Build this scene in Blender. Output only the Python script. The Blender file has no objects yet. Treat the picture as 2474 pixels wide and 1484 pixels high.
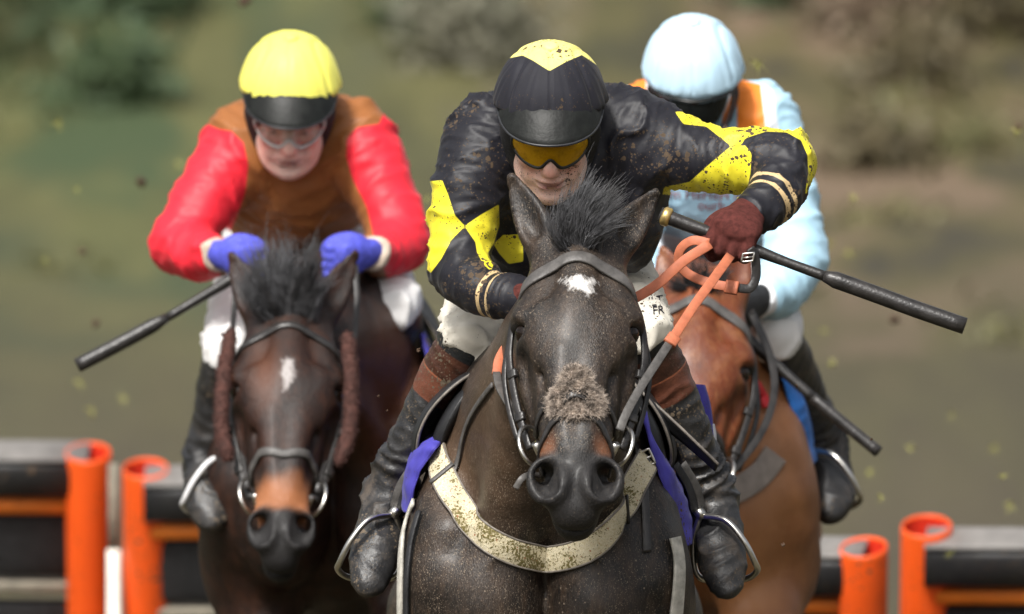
import bpy, bmesh, math, random
import numpy as np
from mathutils import Vector, Matrix
from mathutils.bvhtree import BVHTree

scene = bpy.context.scene
R = math.radians
rng = np.random.default_rng(7)
random.seed(7)

# ------------------------------------------------------------------ camera
CAM_Y, CAM_Z, PITCH = -30.0, 3.30, 3.0
FOCAL_PX = 37500.0                      # focal length in units of the 2473-wide design grid
cam_d = bpy.data.cameras.new('camera')
cam = bpy.data.objects.new('camera', cam_d)
scene.collection.objects.link(cam)
cam.location = (0, CAM_Y, CAM_Z)
cam.rotation_euler = (R(90 - PITCH), 0, 0)
cam_d.sensor_width = 36.0
cam_d.lens = 36.0 * FOCAL_PX / 2473.0
cam_d.clip_start = 1.0
cam_d.clip_end = 2000.0
cam_d.dof.use_dof = True
cam_d.dof.focus_distance = 29.9
cam_d.dof.aperture_fstop = 5.6
scene.camera = cam

# ------------------------------------------------------------------ sky and sun (bright overcast)
SUN_EL, SUN_AZ = 50.0, 203.0            # azimuth measured from +Y clockwise: behind the camera, a little to the left
world = bpy.data.worlds.new('World')
scene.world = world
world.use_nodes = True
wn = world.node_tree.nodes
wl = world.node_tree.links
sky = wn.new('ShaderNodeTexSky')
sky.sky_type = 'NISHITA'
sky.sun_disc = False
sky.sun_elevation = R(SUN_EL)
sky.sun_rotation = R(SUN_AZ)
sky.air_density = 1.0
sky.dust_density = 6.0
sky.ozone_density = 1.0
hsv = wn.new('ShaderNodeHueSaturation')
hsv.inputs['Saturation'].default_value = 0.28
wl.new(sky.outputs[0], hsv.inputs['Color'])
wl.new(hsv.outputs[0], wn['Background'].inputs['Color'])
wn['Background'].inputs['Strength'].default_value = 0.05
sun_d = bpy.data.lights.new('sun', 'SUN')
sun = bpy.data.objects.new('sun', sun_d)
scene.collection.objects.link(sun)
sun_d.energy = 1.5
sun_d.angle = R(10)
sun_d.color = (1.0, 0.97, 0.92)
_sd = Vector((math.sin(R(SUN_AZ)) * math.cos(R(SUN_EL)), math.cos(R(SUN_AZ)) * math.cos(R(SUN_EL)), math.sin(R(SUN_EL))))
sun.rotation_euler = (-_sd).to_track_quat('-Z', 'Y').to_euler()
sun.location = _sd * 50

scene.view_settings.view_transform = 'Standard'
scene.view_settings.look = 'None'
scene.view_settings.gamma = 1.0
scene.view_settings.exposure = 1.6
scene.render.engine = 'CYCLES'
scene.cycles.use_denoising = True
scene.cycles.max_bounces = 6
scene.cycles.transparent_max_bounces = 6

# ------------------------------------------------------------------ helpers: placing
_cp, _sp = math.cos(R(PITCH)), math.sin(R(PITCH))
def P(u, v, Y):
    """point at depth Y seen at design-grid position (u, v)"""
    a = (u - 1236.5) / FOCAL_PX
    b = (742.0 - v) / FOCAL_PX
    dy = _cp + b * _sp
    dz = -_sp + b * _cp
    t = (Y - CAM_Y) / dy
    return np.array([a * t, Y, CAM_Z + dz * t])
def UV(p):
    """design-grid position of world points (n,3)"""
    p = np.atleast_2d(p)
    y = p[:, 1] - CAM_Y
    z = p[:, 2] - CAM_Z
    f = y * _cp - z * _sp
    up = y * _sp + z * _cp
    return np.stack([1236.5 + FOCAL_PX * p[:, 0] / f, 742.0 - FOCAL_PX * up / f], 1)
def A(*v): return np.array(v, float)
def nrm(v):
    v = np.asarray(v, float)
    return v / max(np.linalg.norm(v), 1e-9)

# ------------------------------------------------------------------ helpers: objects
def link(o, parent=None):
    scene.collection.objects.link(o)
    if parent is not None:
        o.parent = parent
        o.matrix_parent_inverse = Matrix.Translation(-parent.location) if parent.type == 'EMPTY' else Matrix.Identity(4)
    return o
def tag(o, label=None, cat=None, group=None, kind=None):
    if label: o['label'] = label
    if cat: o['category'] = cat
    if group: o['group'] = group
    if kind: o['kind'] = kind
    return o
def empty(name, loc, label, cat, group=None):
    o = bpy.data.objects.new(name, None)
    o.location = loc
    o.empty_display_size = 0.1
    scene.collection.objects.link(o)
    return tag(o, label, cat, group)
def mesh_np(name, verts, quads, mat, parent=None, tris=None, attrs=None, smooth=True):
    """numpy verts (n,3), quads (m,4), tris (k,3) -> mesh object"""
    me = bpy.data.meshes.new(name)
    verts = np.asarray(verts, np.float32)
    q = np.asarray(quads, np.int32).reshape(-1, 4) if quads is not None and len(quads) else np.zeros((0, 4), np.int32)
    t = np.asarray(tris, np.int32).reshape(-1, 3) if tris is not None and len(tris) else np.zeros((0, 3), np.int32)
    me.vertices.add(len(verts))
    me.vertices.foreach_set('co', verts.ravel())
    loops = np.concatenate([q.ravel(), t.ravel()])
    me.loops.add(len(loops))
    me.loops.foreach_set('vertex_index', loops)
    starts = np.concatenate([np.arange(len(q)) * 4, len(q) * 4 + np.arange(len(t)) * 3]).astype(np.int32)
    tot = np.concatenate([np.full(len(q), 4), np.full(len(t), 3)]).astype(np.int32)
    me.polygons.add(len(starts))
    me.polygons.foreach_set('loop_start', starts)
    me.polygons.foreach_set('loop_total', tot)
    me.update(calc_edges=True)
    me.validate()
    if smooth:
        me.polygons.foreach_set('use_smooth', np.ones(len(me.polygons), bool))
    for k, v in (attrs or {}).items():
        v = np.asarray(v, np.float32)
        if v.ndim == 1:
            a = me.attributes.new(k, 'FLOAT', 'POINT'); a.data.foreach_set('value', v)
        else:
            a = me.attributes.new(k, 'FLOAT_VECTOR', 'POINT'); a.data.foreach_set('vector', v.ravel())
    if mat: me.materials.append(mat)
    o = bpy.data.objects.new(name, me)
    return link(o, parent)
class MB:
    """collects shapes into one mesh"""
    def __init__(s): s.v = []; s.q = []; s.t = []; s.n = 0
    def add(s, v, q=None, t=None):
        v = np.asarray(v, float)
        if q is not None and len(q): s.q.append(np.asarray(q) + s.n)
        if t is not None and len(t): s.t.append(np.asarray(t) + s.n)
        s.v.append(v); s.n += len(v)
    def box(s, c, half, rot=None):
        v = np.array([[x, y, z] for x in (-1, 1) for y in (-1, 1) for z in (-1, 1)], float) * np.asarray(half)
        if rot is not None: v = v @ np.asarray(rot).T
        s.add(v + np.asarray(c), [[0, 1, 3, 2], [4, 6, 7, 5], [0, 4, 5, 1], [2, 3, 7, 6], [0, 2, 6, 4], [1, 5, 7, 3]])
    def tube(s, pts, rad, n=10, cap=True, squash=None, up=None):
        pts = np.asarray(pts, float); m = len(pts)
        rad = np.broadcast_to(np.asarray(rad, float), (m,))
        T, U, W = frames(pts, up)
        a = np.linspace(0, 2 * math.pi, n, endpoint=False)
        sq = 1.0 if squash is None else squash
        ring = pts[:, None] + rad[:, None, None] * (np.cos(a)[None, :, None] * U[:, None] + sq * np.sin(a)[None, :, None] * W[:, None])
        v = ring.reshape(-1, 3)
        i = np.arange(m - 1)[:, None] * n; j = np.arange(n)[None]
        k = (np.arange(n)[None] + 1) % n
        q = np.stack([i + j, i + k, i + n + k, i + n + j], -1).reshape(-1, 4)
        t = None
        if cap:
            v = np.concatenate([v, pts[:1], pts[-1:]])
            j = np.arange(n); k = (j + 1) % n
            t = np.concatenate([np.stack([k, j, np.full(n, m * n)], 1), np.stack([(m - 1) * n + j, (m - 1) * n + k, np.full(n, m * n + 1)], 1)])
        s.add(v, q, t)
    def strap(s, pts, nor, width, thick):
        """flat band along pts, lying against a surface whose outward normals are nor"""
        pts = np.asarray(pts, float); m = len(pts)
        nor = np.asarray(nor, float)
        width = np.broadcast_to(np.asarray(width, float), (m,))[:, None]
        T = np.gradient(pts, axis=0); T /= np.linalg.norm(T, axis=1, keepdims=True) + 1e-9
        S = np.cross(T, nor); S /= np.linalg.norm(S, axis=1, keepdims=True) + 1e-9
        N = np.cross(S, T)
        w = width / 2; h = thick / 2
        prof = [(-1, -1), (-1, 0.6), (-0.86, 1), (0.86, 1), (1, 0.6), (1, -1)]
        ring = np.stack([pts + S * w * a + N * h * b for a, b in prof], 1)
        n = len(prof)
        v = ring.reshape(-1, 3)
        i = np.arange(m - 1)[:, None] * n; j = np.arange(n)[None]; k = (j + 1) % n
        q = np.stack([i + j, i + n + j, i + n + k, i + k], -1).reshape(-1, 4)
        e = (m - 1) * n
        q = np.concatenate([q, [[0, 1, 2, 3], [0, 3, 4, 5], [e + 3, e + 2, e + 1, e], [e + 5, e + 4, e + 3, e]]])
        s.add(v, q)
    def build(s, name, mat, parent=None, smooth=True, attrs=None):
        v = np.concatenate(s.v)
        q = np.concatenate(s.q) if s.q else None
        t = np.concatenate(s.t) if s.t else None
        return mesh_np(name, v, q, mat, parent, t, attrs, smooth)
def frames(pts, up=None):
    pts = np.asarray(pts, float)
    T = np.gradient(pts, axis=0)
    T /= np.linalg.norm(T, axis=1, keepdims=True) + 1e-9
    u = np.asarray(up if up is not None else ((0, 0, 1) if abs(T[0][2]) < 0.9 else (1, 0, 0)), float)
    U = []
    for t in T:
        u = u - t * np.dot(u, t)
        u = u / (np.linalg.norm(u) + 1e-9)
        U.append(u)
    U = np.array(U)
    return T, U, np.cross(T, U)
def spline(pts, n=8):
    """Catmull-Rom through pts (any dimension), n samples per span"""
    p = np.asarray(pts, float)
    if p.ndim == 1: p = p[:, None]
    e = np.concatenate([[2 * p[0] - p[1]], p, [2 * p[-1] - p[-2]]])
    out = []
    for i in range(len(p) - 1):
        a, b, c, d = e[i:i + 4]
        t = np.linspace(0, 1, n, endpoint=False)[:, None]
        out.append(0.5 * (2 * b + (c - a) * t + (2 * a - 5 * b + 4 * c - d) * t ** 2 + (3 * b - a - 3 * c + d) * t ** 3))
    out.append(p[-1:])
    return np.concatenate(out)

# ------------------------------------------------------------------ helpers: noise on numpy points
_perm = np.random.default_rng(3).permutation(512)
_grad = np.random.default_rng(4).normal(size=(512, 3)); _grad /= np.linalg.norm(_grad, axis=1, keepdims=True)
def noise3(p):
    p = np.asarray(p, float)
    i = np.floor(p).astype(int); f = p - i
    w = f * f * f * (f * (f * 6 - 15) + 10)
    r = 0
    for dx in (0, 1):
        for dy in (0, 1):
            for dz in (0, 1):
                h = _perm[(_perm[(_perm[(i[:, 0] + dx) & 511] + i[:, 1] + dy) & 511] + i[:, 2] + dz) & 511]
                g = _grad[h]
                d = (g * (f - A(dx, dy, dz))).sum(1)
                ww = (w[:, 0] if dx else 1 - w[:, 0]) * (w[:, 1] if dy else 1 - w[:, 1]) * (w[:, 2] if dz else 1 - w[:, 2])
                r = r + d * ww
    return r
def fbm(p, o=3):
    r = 0; a = 1.0
    for k in range(o):
        r = r + a * noise3(p * 2 ** k + 17.3 * k); a *= 0.5
    return r

# ------------------------------------------------------------------ helpers: implicit surfaces
def axis(*seg):
    """non-uniform grid axis from (start, end, step) pieces"""
    out = []
    for a, b, h in seg:
        n = max(1, int(round((b - a) / h)))
        out.append(np.linspace(a, b, n, endpoint=False))
    out.append([seg[-1][1]])
    return np.concatenate(out).astype(np.float32)
class Field:
    FAR = 0.2
    def __init__(s, xs, ys, zs):
        s.x, s.y, s.z = xs, ys, zs
        s.f = np.full((len(xs), len(ys), len(zs)), s.FAR, np.float32)
    def win(s, lo, hi):
        r = []
        for a, l, h in ((s.x, lo[0], hi[0]), (s.y, lo[1], hi[1]), (s.z, lo[2], hi[2])):
            i = max(0, int(np.searchsorted(a, l)) - 1); j = min(len(a), int(np.searchsorted(a, h)) + 1)
            if j - i < 1: return None
            r.append(slice(i, j))
        return tuple(r)
    def pts(s, w):
        return s.x[w[0]][:, None, None], s.y[w[1]][None, :, None], s.z[w[2]][None, None, :]
    def blend(s, w, d, k, op='+'):
        f = s.f[w]
        if op == '+':
            if k > 0:
                h = np.maximum(k - np.abs(f - d), 0) / k
                s.f[w] = np.minimum(f, d) - h * h * k * 0.25
            else: s.f[w] = np.minimum(f, d)
        else:
            if k > 0:
                h = np.maximum(k - np.abs(f + d), 0) / k
                s.f[w] = np.maximum(f, -d) + h * h * k * 0.25
            else: s.f[w] = np.maximum(f, -d)
    def ell(s, c, r, rot=None, k=0.02, op='+'):
        """ellipsoid: centre, radii, rows of rot = local axes"""
        c = np.asarray(c, float); r = np.broadcast_to(np.asarray(r, float), (3,))
        rot = np.eye(3) if rot is None else np.asarray(rot, float)
        ext = np.sqrt(((rot * r[:, None]) ** 2).sum(0)) + k + 0.03
        w = s.win(c - ext, c + ext)
        if w is None: return s
        X, Y, Z = s.pts(w)
        x, y, z = X - c[0], Y - c[1], Z - c[2]
        k0 = 0; k1 = 0
        for i in range(3):
            l = rot[i, 0] * x + rot[i, 1] * y + rot[i, 2] * z
            k0 = k0 + (l / r[i]) ** 2; k1 = k1 + (l / r[i] ** 2) ** 2
        k0 = np.sqrt(k0); k1 = np.sqrt(k1) + 1e-6
        s.blend(w, (k0 * (k0 - 1) / k1).astype(np.float32), k, op)
        return s
    def cone(s, a, b, ra, rb, k=0.02, op='+', side=None, va=None, vb=None):
        """tapered limb from a to b; with side: half-width ra/rb along side and va/vb across it"""
        a = np.asarray(a, float); b = np.asarray(b, float)
        m = max(ra, rb, va or 0, vb or 0) + k + 0.03
        w = s.win(np.minimum(a, b) - m, np.maximum(a, b) + m)
        if w is None: return s
        X, Y, Z = s.pts(w)
        ab = b - a; L2 = float(ab @ ab) + 1e-12
        x, y, z = X - a[0], Y - a[1], Z - a[2]
        t = np.clip((x * ab[0] + y * ab[1] + z * ab[2]) / L2, 0, 1)
        x = x - t * ab[0]; y = y - t * ab[1]; z = z - t * ab[2]
        if side is None:
            d = np.sqrt(x * x + y * y + z * z) - (ra + t * (rb - ra))
        else:
            L = math.sqrt(L2); T = ab / L
            S = nrm(np.asarray(side, float) - T * (np.asarray(side, float) @ T)); N = np.cross(T, S)
            ru = ra + t * (rb - ra); rv = va + t * (vb - va); rt = 0.5 * (ru + rv)
            lu = x * S[0] + y * S[1] + z * S[2]; lv = x * N[0] + y * N[1] + z * N[2]; lt = x * T[0] + y * T[1] + z * T[2]
            k0 = np.sqrt((lu / ru) ** 2 + (lv / rv) ** 2 + (lt / rt) ** 2)
            k1 = np.sqrt((lu / ru ** 2) ** 2 + (lv / rv ** 2) ** 2 + (lt / rt ** 2) ** 2) + 1e-6
            d = k0 * (k0 - 1) / k1
            d = np.where(k0 < 0.05, -np.minimum(ru, rv), d)
        s.blend(w, d.astype(np.float32), k, op)
        return s
    def limb(s, pts, ru, rv=None, side=None, k=0.03, n=4, op='+', kin=0.012):
        """smooth chain through pts; ru half-widths along side, rv across"""
        pts = np.asarray(pts, float); ru = np.broadcast_to(np.asarray(ru, float), (len(pts),))
        rv = ru if rv is None else np.broadcast_to(np.asarray(rv, float), (len(pts),))
        q = spline(np.concatenate([pts, ru[:, None], rv[:, None]], 1), n)
        g = Field(s.x, s.y, s.z) if False else None
        m = max(ru.max(), rv.max()) + k + 0.03
        w = s.win(pts.min(0) - m - 0.02, pts.max(0) + m + 0.02)
        if w is None: return s
        loc = Field.__new__(Field)
        loc.x, loc.y, loc.z = s.x[w[0]], s.y[w[1]], s.z[w[2]]
        loc.f = np.full((len(loc.x), len(loc.y), len(loc.z)), Field.FAR, np.float32)
        for i in range(len(q) - 1):
            loc.cone(q[i, :3], q[i + 1, :3], q[i, 3], q[i + 1, 3], kin if i else 0, '+', side, q[i, 4], q[i + 1, 4])
        s.blend(w, loc.f, k, op)
        return s
    def half(s, p, n, k=0.0):
        """keep the side that n points away from"""
        n = nrm(n)
        X, Y, Z = s.pts((slice(None),) * 3)
        d = -((X - p[0]) * n[0] + (Y - p[1]) * n[1] + (Z - p[2]) * n[2])
        s.blend((slice(None),) * 3, d.astype(np.float32), k, '-')
        return s
    def mesh(s, smooth=1, iso=0.0):
        f = s.f - iso
        ins = f < 0
        nx, ny, nz = f.shape
        c = np.zeros((nx - 1, ny - 1, nz - 1), np.uint8)
        for dx in (0, 1):
            for dy in (0, 1):
                for dz in (0, 1):
                    c += ins[dx:nx - 1 + dx, dy:ny - 1 + dy, dz:nz - 1 + dz]
        act = (c > 0) & (c < 8)
        I, J, K = np.nonzero(act)
        n = len(I)
        idx = np.full(c.shape, -1, np.int32); idx[I, J, K] = np.arange(n)
        corner = [(a, b, d) for a in (0, 1) for b in (0, 1) for d in (0, 1)]
        val = np.stack([f[I + a, J + b, K + d] for a, b, d in corner], 1)
        pos = np.stack([np.stack([s.x[I + a], s.y[J + b], s.z[K + d]], 1) for a, b, d in corner], 1)
        acc = np.zeros((n, 3)); cnt = np.zeros(n)
        for e0, c0 in enumerate(corner):
            for e1, c1 in enumerate(corner):
                if e1 > e0 and sum(abs(p - q) for p, q in zip(c0, c1)) == 1:
                    m = (val[:, e0] < 0) != (val[:, e1] < 0)
                    t = val[m, e0] / (val[m, e0] - val[m, e1])
                    acc[m] += pos[m, e0] + (pos[m, e1] - pos[m, e0]) * t[:, None]; cnt[m] += 1
        v = acc / np.maximum(cnt, 1)[:, None]
        quads = []
        for ax in range(3):
            sl0 = [slice(None)] * 3; sl1 = [slice(None)] * 3
            sl0[ax] = slice(0, -1); sl1[ax] = slice(1, None)
            a0, a1 = ins[tuple(sl0)], ins[tuple(sl1)]
            o1, o2 = [k for k in range(3) if k != ax]
            ch = a0 != a1
            lim = [slice(None)] * 3
            lim[o1] = slice(1, ch.shape[o1] - 1); lim[o2] = slice(1, ch.shape[o2] - 1)
            E = np.stack(np.nonzero(ch[tuple(lim)]), 1)
            E[:, o1] += 1; E[:, o2] += 1
            def cell(d1, d2):
                q = E.copy(); q[:, o1] -= d1; q[:, o2] -= d2
                return idx[q[:, 0], q[:, 1], q[:, 2]]
            q = np.stack([cell(1, 1), cell(0, 1), cell(0, 0), cell(1, 0)], 1)
            flip = a0[E[:, 0], E[:, 1], E[:, 2]]
            if ax == 1: flip = ~flip
            q[~flip] = q[~flip][:, ::-1]
            quads.append(q)
        q = np.concatenate(quads)
        q = q[(q >= 0).all(1)]
        for _ in range(smooth):
            v = relax(v, q, 0.5)
        return v, q
def relax(v, q, f):
    e = np.concatenate([q[:, [0, 1]], q[:, [1, 2]], q[:, [2, 3]], q[:, [3, 0]]])
    s = np.zeros_like(v); c = np.bincount(e.ravel(), minlength=len(v)).astype(float)
    for k in range(3):
        s[:, k] = np.bincount(e[:, 0], v[e[:, 1], k], len(v)) + np.bincount(e[:, 1], v[e[:, 0], k], len(v))
    return v + f * (s / np.maximum(c, 1)[:, None] - v)
def normals(v, q):
    n = np.cross(v[q[:, 2]] - v[q[:, 0]], v[q[:, 3]] - v[q[:, 1]])
    o = np.zeros_like(v)
    for k in range(4):
        for c in range(3):
            o[:, c] += np.bincount(q[:, k], n[:, c], len(v))
    return o / (np.linalg.norm(o, axis=1, keepdims=True) + 1e-12)
def poly_sd(uv, poly):
    """signed distance (negative inside) from points to a closed polygon"""
    poly = np.asarray(poly, float)
    d = np.full(len(uv), 1e9); ins = np.zeros(len(uv), bool)
    for i in range(len(poly)):
        a, b = poly[i], poly[(i + 1) % len(poly)]
        ab = b - a; ap = uv - a
        t = np.clip((ap @ ab) / (ab @ ab + 1e-12), 0, 1)
        d = np.minimum(d, np.linalg.norm(ap - t[:, None] * ab, axis=1))
        c = ((a[1] > uv[:, 1]) != (b[1] > uv[:, 1])) & (uv[:, 0] < (b[0] - a[0]) * (uv[:, 1] - a[1]) / (b[1] - a[1] + 1e-12) + a[0])
        ins ^= c
    return np.where(ins, -d, d)
def bvh_of(v, q):
    used, inv = np.unique(q, return_inverse=True)
    return BVHTree.FromPolygons(np.asarray(v)[used].tolist(), inv.reshape(-1, 4).tolist())
def cast(bvh, u, v):
    """surface point and normal seen at design-grid (u, v)"""
    o = Vector((0, CAM_Y, CAM_Z)); d = Vector(P(u, v, 0.0)) - o
    h = bvh.ray_cast(o, d.normalized())
    if h[0] is None: return None
    n = h[1]
    if n.dot(d) > 0: n = -n
    return np.array(h[0]), np.array(n)
def near(bvh, p):
    h = bvh.find_nearest(Vector(p))
    return np.array(h[0]), np.array(h[1])
# ------------------------------------------------------------------ materials
class NT:
    """small wrapper for building node trees"""
    def __init__(s, name):
        s.m = bpy.data.materials.new(name); s.m.use_nodes = True
        s.n = s.m.node_tree.nodes; s.l = s.m.node_tree.links
        s.b = s.n['Principled BSDF']
        s.co = s.n.new('ShaderNodeTexCoord').outputs['Object']
    def put(s, sock, val):
        if hasattr(val, 'is_output') or isinstance(val, bpy.types.NodeSocket): s.l.new(val, sock)
        elif isinstance(val, (tuple, list)) and len(val) == 3 and sock.type == 'RGBA': sock.default_value = (*val, 1)
        else: sock.default_value = val
    def node(s, t, **kw):
        n = s.n.new(t)
        for k, v in kw.items(): setattr(n, k, v)
        return n
    def noise(s, scale, detail=3, rough=0.55, dist=0.0, co=None, stretch=None):
        n = s.node('ShaderNodeTexNoise')
        c = co or s.co
        if stretch:
            mp = s.node('ShaderNodeMapping'); s.l.new(c, mp.inputs['Vector']); mp.inputs['Scale'].default_value = stretch; c = mp.outputs[0]
        s.l.new(c, n.inputs['Vector'])
        n.inputs['Scale'].default_value = scale; n.inputs['Detail'].default_value = detail
        n.inputs['Roughness'].default_value = rough; n.inputs['Distortion'].default_value = dist
        return n.outputs['Fac']
    def voro(s, scale, feature='F1', co=None, rnd=1.0):
        n = s.node('ShaderNodeTexVoronoi', feature=feature)
        s.l.new(co or s.co, n.inputs['Vector']); n.inputs['Scale'].default_value = scale; n.inputs['Randomness'].default_value = rnd
        return n.outputs['Distance']
    def step(s, v, a, b):
        """map a..b to 0..1 clamped"""
        n = s.node('ShaderNodeMapRange'); n.clamp = True
        s.l.new(v, n.inputs['Value']); n.inputs['From Min'].default_value = a; n.inputs['From Max'].default_value = b
        return n.outputs['Result']
    def math(s, op, a, b=0.0, c=None):
        n = s.node('ShaderNodeMath', operation=op)
        s.put(n.inputs[0], a); s.put(n.inputs[1], b)
        if c is not None: s.put(n.inputs[2], c)
        return n.outputs[0]
    def mix(s, f, a, b):
        n = s.node('ShaderNodeMix', data_type='RGBA')
        s.put(n.inputs['Factor'], f); s.put(n.inputs['A'], a); s.put(n.inputs['B'], b)
        return n.outputs['Result']
    def attr(s, name):
        n = s.node('ShaderNodeAttribute', attribute_name=name)
        return n.outputs['Fac']
    def bump(s, h, strength=0.3, dist=0.005, prev=None):
        n = s.node('ShaderNodeBump'); n.inputs['Strength'].default_value = strength; n.inputs['Distance'].default_value = dist
        s.l.new(h, n.inputs['Height'])
        if prev is not None: s.l.new(prev, n.inputs['Normal'])
        return n.outputs['Normal']
    def done(s, color, rough=0.5, normal=None, **kw):
        s.put(s.b.inputs['Base Color'], color); s.put(s.b.inputs['Roughness'], rough)
        if normal is not None: s.l.new(normal, s.b.inputs['Normal'])
        for k, v in kw.items(): s.put(s.b.inputs[k.replace('_', ' ')], v)
        return s.m
    def mud(s, color, rough, amount=1.0, fine=70.0, mudcol=(0.045, 0.028, 0.015)):
        """splashed specks of mud in two sizes, clustered"""
        cl = s.noise(9, 2)
        w = s.node('ShaderNodeTexNoise'); s.l.new(s.co, w.inputs['Vector']); w.inputs['Scale'].default_value = fine * 1.3; w.inputs['Detail'].default_value = 2
        mx = s.node('ShaderNodeMix', data_type='VECTOR'); mx.inputs['Factor'].default_value = .010 * 70 / fine
        s.l.new(s.co, mx.inputs['A']); s.l.new(w.outputs['Color'], mx.inputs['B']); co = mx.outputs['Result']
        d1 = s.voro(fine, co=co); sz = s.noise(fine * 0.45, 1)
        a = s.math('SUBTRACT', s.math('MULTIPLY', sz, 0.62), d1)
        a = s.math('ADD', a, s.math('MULTIPLY', s.math('SUBTRACT', cl, 0.62), 1.8))
        m1 = s.step(a, 0.02 - 0.10 * amount, 0.05 - 0.10 * amount)
        d2 = s.voro(fine * 2.3, co=co); sz2 = s.noise(fine * .8, 1)
        b = s.math('SUBTRACT', s.math('MULTIPLY', sz2, 0.55), d2)
        b = s.math('ADD', b, s.math('MULTIPLY', s.math('SUBTRACT', cl, 0.55), .9))
        m2 = s.step(b, 0.05 - 0.05 * amount, 0.10 - 0.05 * amount)
        m = s.math('MAXIMUM', m1, m2)
        if isinstance(mudcol, (tuple, list)): mudcol = s.mix(s.noise(40, 2), tuple(x * .6 for x in mudcol), tuple(x * 1.5 for x in mudcol))
        return s.mix(m, color, mudcol), s.math('ADD', s.math('MULTIPLY', m, 0.3), rough), m
def plain(name, col, rough=0.5, var=0.25, scale=30.0, bump=0.0, bscale=120.0, metallic=0.0, **kw):
    t = NT(name)
    f = t.noise(scale, 3)
    c2 = tuple(max(0.0, x * (1 - var)) for x in col); c1 = tuple(min(1.0, x * (1 + var)) for x in col)
    col_ = t.mix(t.step(f, 0.3, 0.7), c2, c1)
    nr = t.bump(t.noise(bscale, 2), bump, 0.004) if bump else None
    return t.done(col_, rough, nr, Metallic=metallic, **kw)
def weave(t, scale=900.0):
    return t.noise(scale, 1)
# ------------------------------------------------------------------ ground, hedge, hurdles
def ground_mat():
    t = NT('winter turf and rough bank')
    sep = t.node('ShaderNodeSeparateXYZ'); t.l.new(t.co, sep.inputs[0])
    a = t.noise(1.5, 3, .55, .5, stretch=(1, .3, .6)); a2 = t.noise(2.4, 3, .5, .6, stretch=(1, .3, .8)); b = t.noise(2.6, 3, .55, stretch=(1, .07, 1)); l = t.noise(1.6, 2, .5, stretch=(1, .06, 1)); c_ = t.noise(14, 3, .6)
    # mown course
    c = t.mix(t.step(b, .35, .68), (.046, .038, .017), (.070, .060, .024))
    c = t.mix(t.math('MULTIPLY', t.step(l, .42, .62), .8), c, (.058, .043, .026))
    c = t.mix(t.math('MULTIPLY', t.step(c_, .52, .75), .4), c, (.078, .078, .026))
    # rough bank behind: olive grass to the left, dead bracken and brown growth to the right
    side = t.step(sep.outputs['X'], -1.2, 1.0)
    g = t.mix(t.step(a2, .38, .62), (.060, .064, .017), (.092, .094, .028))
    g = t.mix(t.step(a, .50, .62), g, (.036, .056, .018))
    d = t.mix(t.step(a2, .36, .60), (.054, .046, .015), (.084, .068, .025))
    d = t.mix(t.step(a, .50, .60), d, (.130, .090, .055))
    d = t.mix(t.step(a, .46, .38), d, (.030, .026, .014))
    bk = t.mix(side, g, d)
    hz = t.math('ADD', sep.outputs['Y'], t.math('MULTIPLY', t.math('SUBTRACT', l, .5), 26.0))
    c = t.mix(t.step(hz, 20.0, 32.0), c, bk)
    nr = t.bump(c_, .6, .04)
    return t.done(c, .9, nr)
M_env = {}
M_env['turf'] = ground_mat()
n = 160
gx = np.linspace(-1, 1, n); gx = np.sign(gx) * np.abs(gx) ** 3 * 900
gy = np.concatenate([np.linspace(-60, 20, 24, endpoint=False), np.linspace(20, 60, 90, endpoint=False), 60 + np.linspace(0, 1, n - 114) ** 2 * 1300])
GX, GY = np.meshgrid(gx, gy, indexing='ij')
bank = 5.5 / (1 + np.exp(-(GY - 41) / 3.2)) + 14 / (1 + np.exp(-(GY - 260) / 60.0))
GZ = bank + .04 * fbm(np.stack([GX.ravel() * .4, GY.ravel() * .4, GX.ravel() * 0], 1), 2).reshape(n, n) - .02
def ground_z(x, y): return 5.5 / (1 + math.exp(-min(60, max(-60, (y - 41) / 3.2)))) - .03
idx = np.arange(n * n).reshape(n, n)
q = np.stack([idx[:-1, :-1], idx[1:, :-1], idx[1:, 1:], idx[:-1, 1:]], -1).reshape(-1, 4)
tag(mesh_np('ground', np.stack([GX, GY, GZ], -1).reshape(-1, 3), q, M_env['turf']), kind='structure')

# grass tufts on the part of the course the lens sees
def grass_patch():
    mb = MB(); k = 9000
    x = rng.uniform(-3.2, 3.2, k); y = rng.uniform(8, 36, k)
    v = []; t = []
    for i in range(k):
        a = rng.uniform(0, 6.28); L = rng.uniform(.05, .13); w = rng.uniform(.006, .014); lean = rng.uniform(-.05, .05, 2)
        b = A(x[i], y[i], -.01 + ground_z(x[i], y[i])); s_ = A(math.cos(a), math.sin(a), 0) * w
        v += [b - s_, b + s_, b + A(lean[0], lean[1], L)]; t.append([3 * i, 3 * i + 1, 3 * i + 2])
    mb.add(np.array(v), None, np.array(t))
    tt = NT('grass blades'); c = tt.mix(tt.step(tt.noise(3, 2), .35, .65), (.055, .060, .018), (.090, .080, .030))
    tag(mb.build('grass', tt.done(c, .7), None), 'short rough winter grass on the course', 'grass', kind='stuff')
grass_patch()

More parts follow.
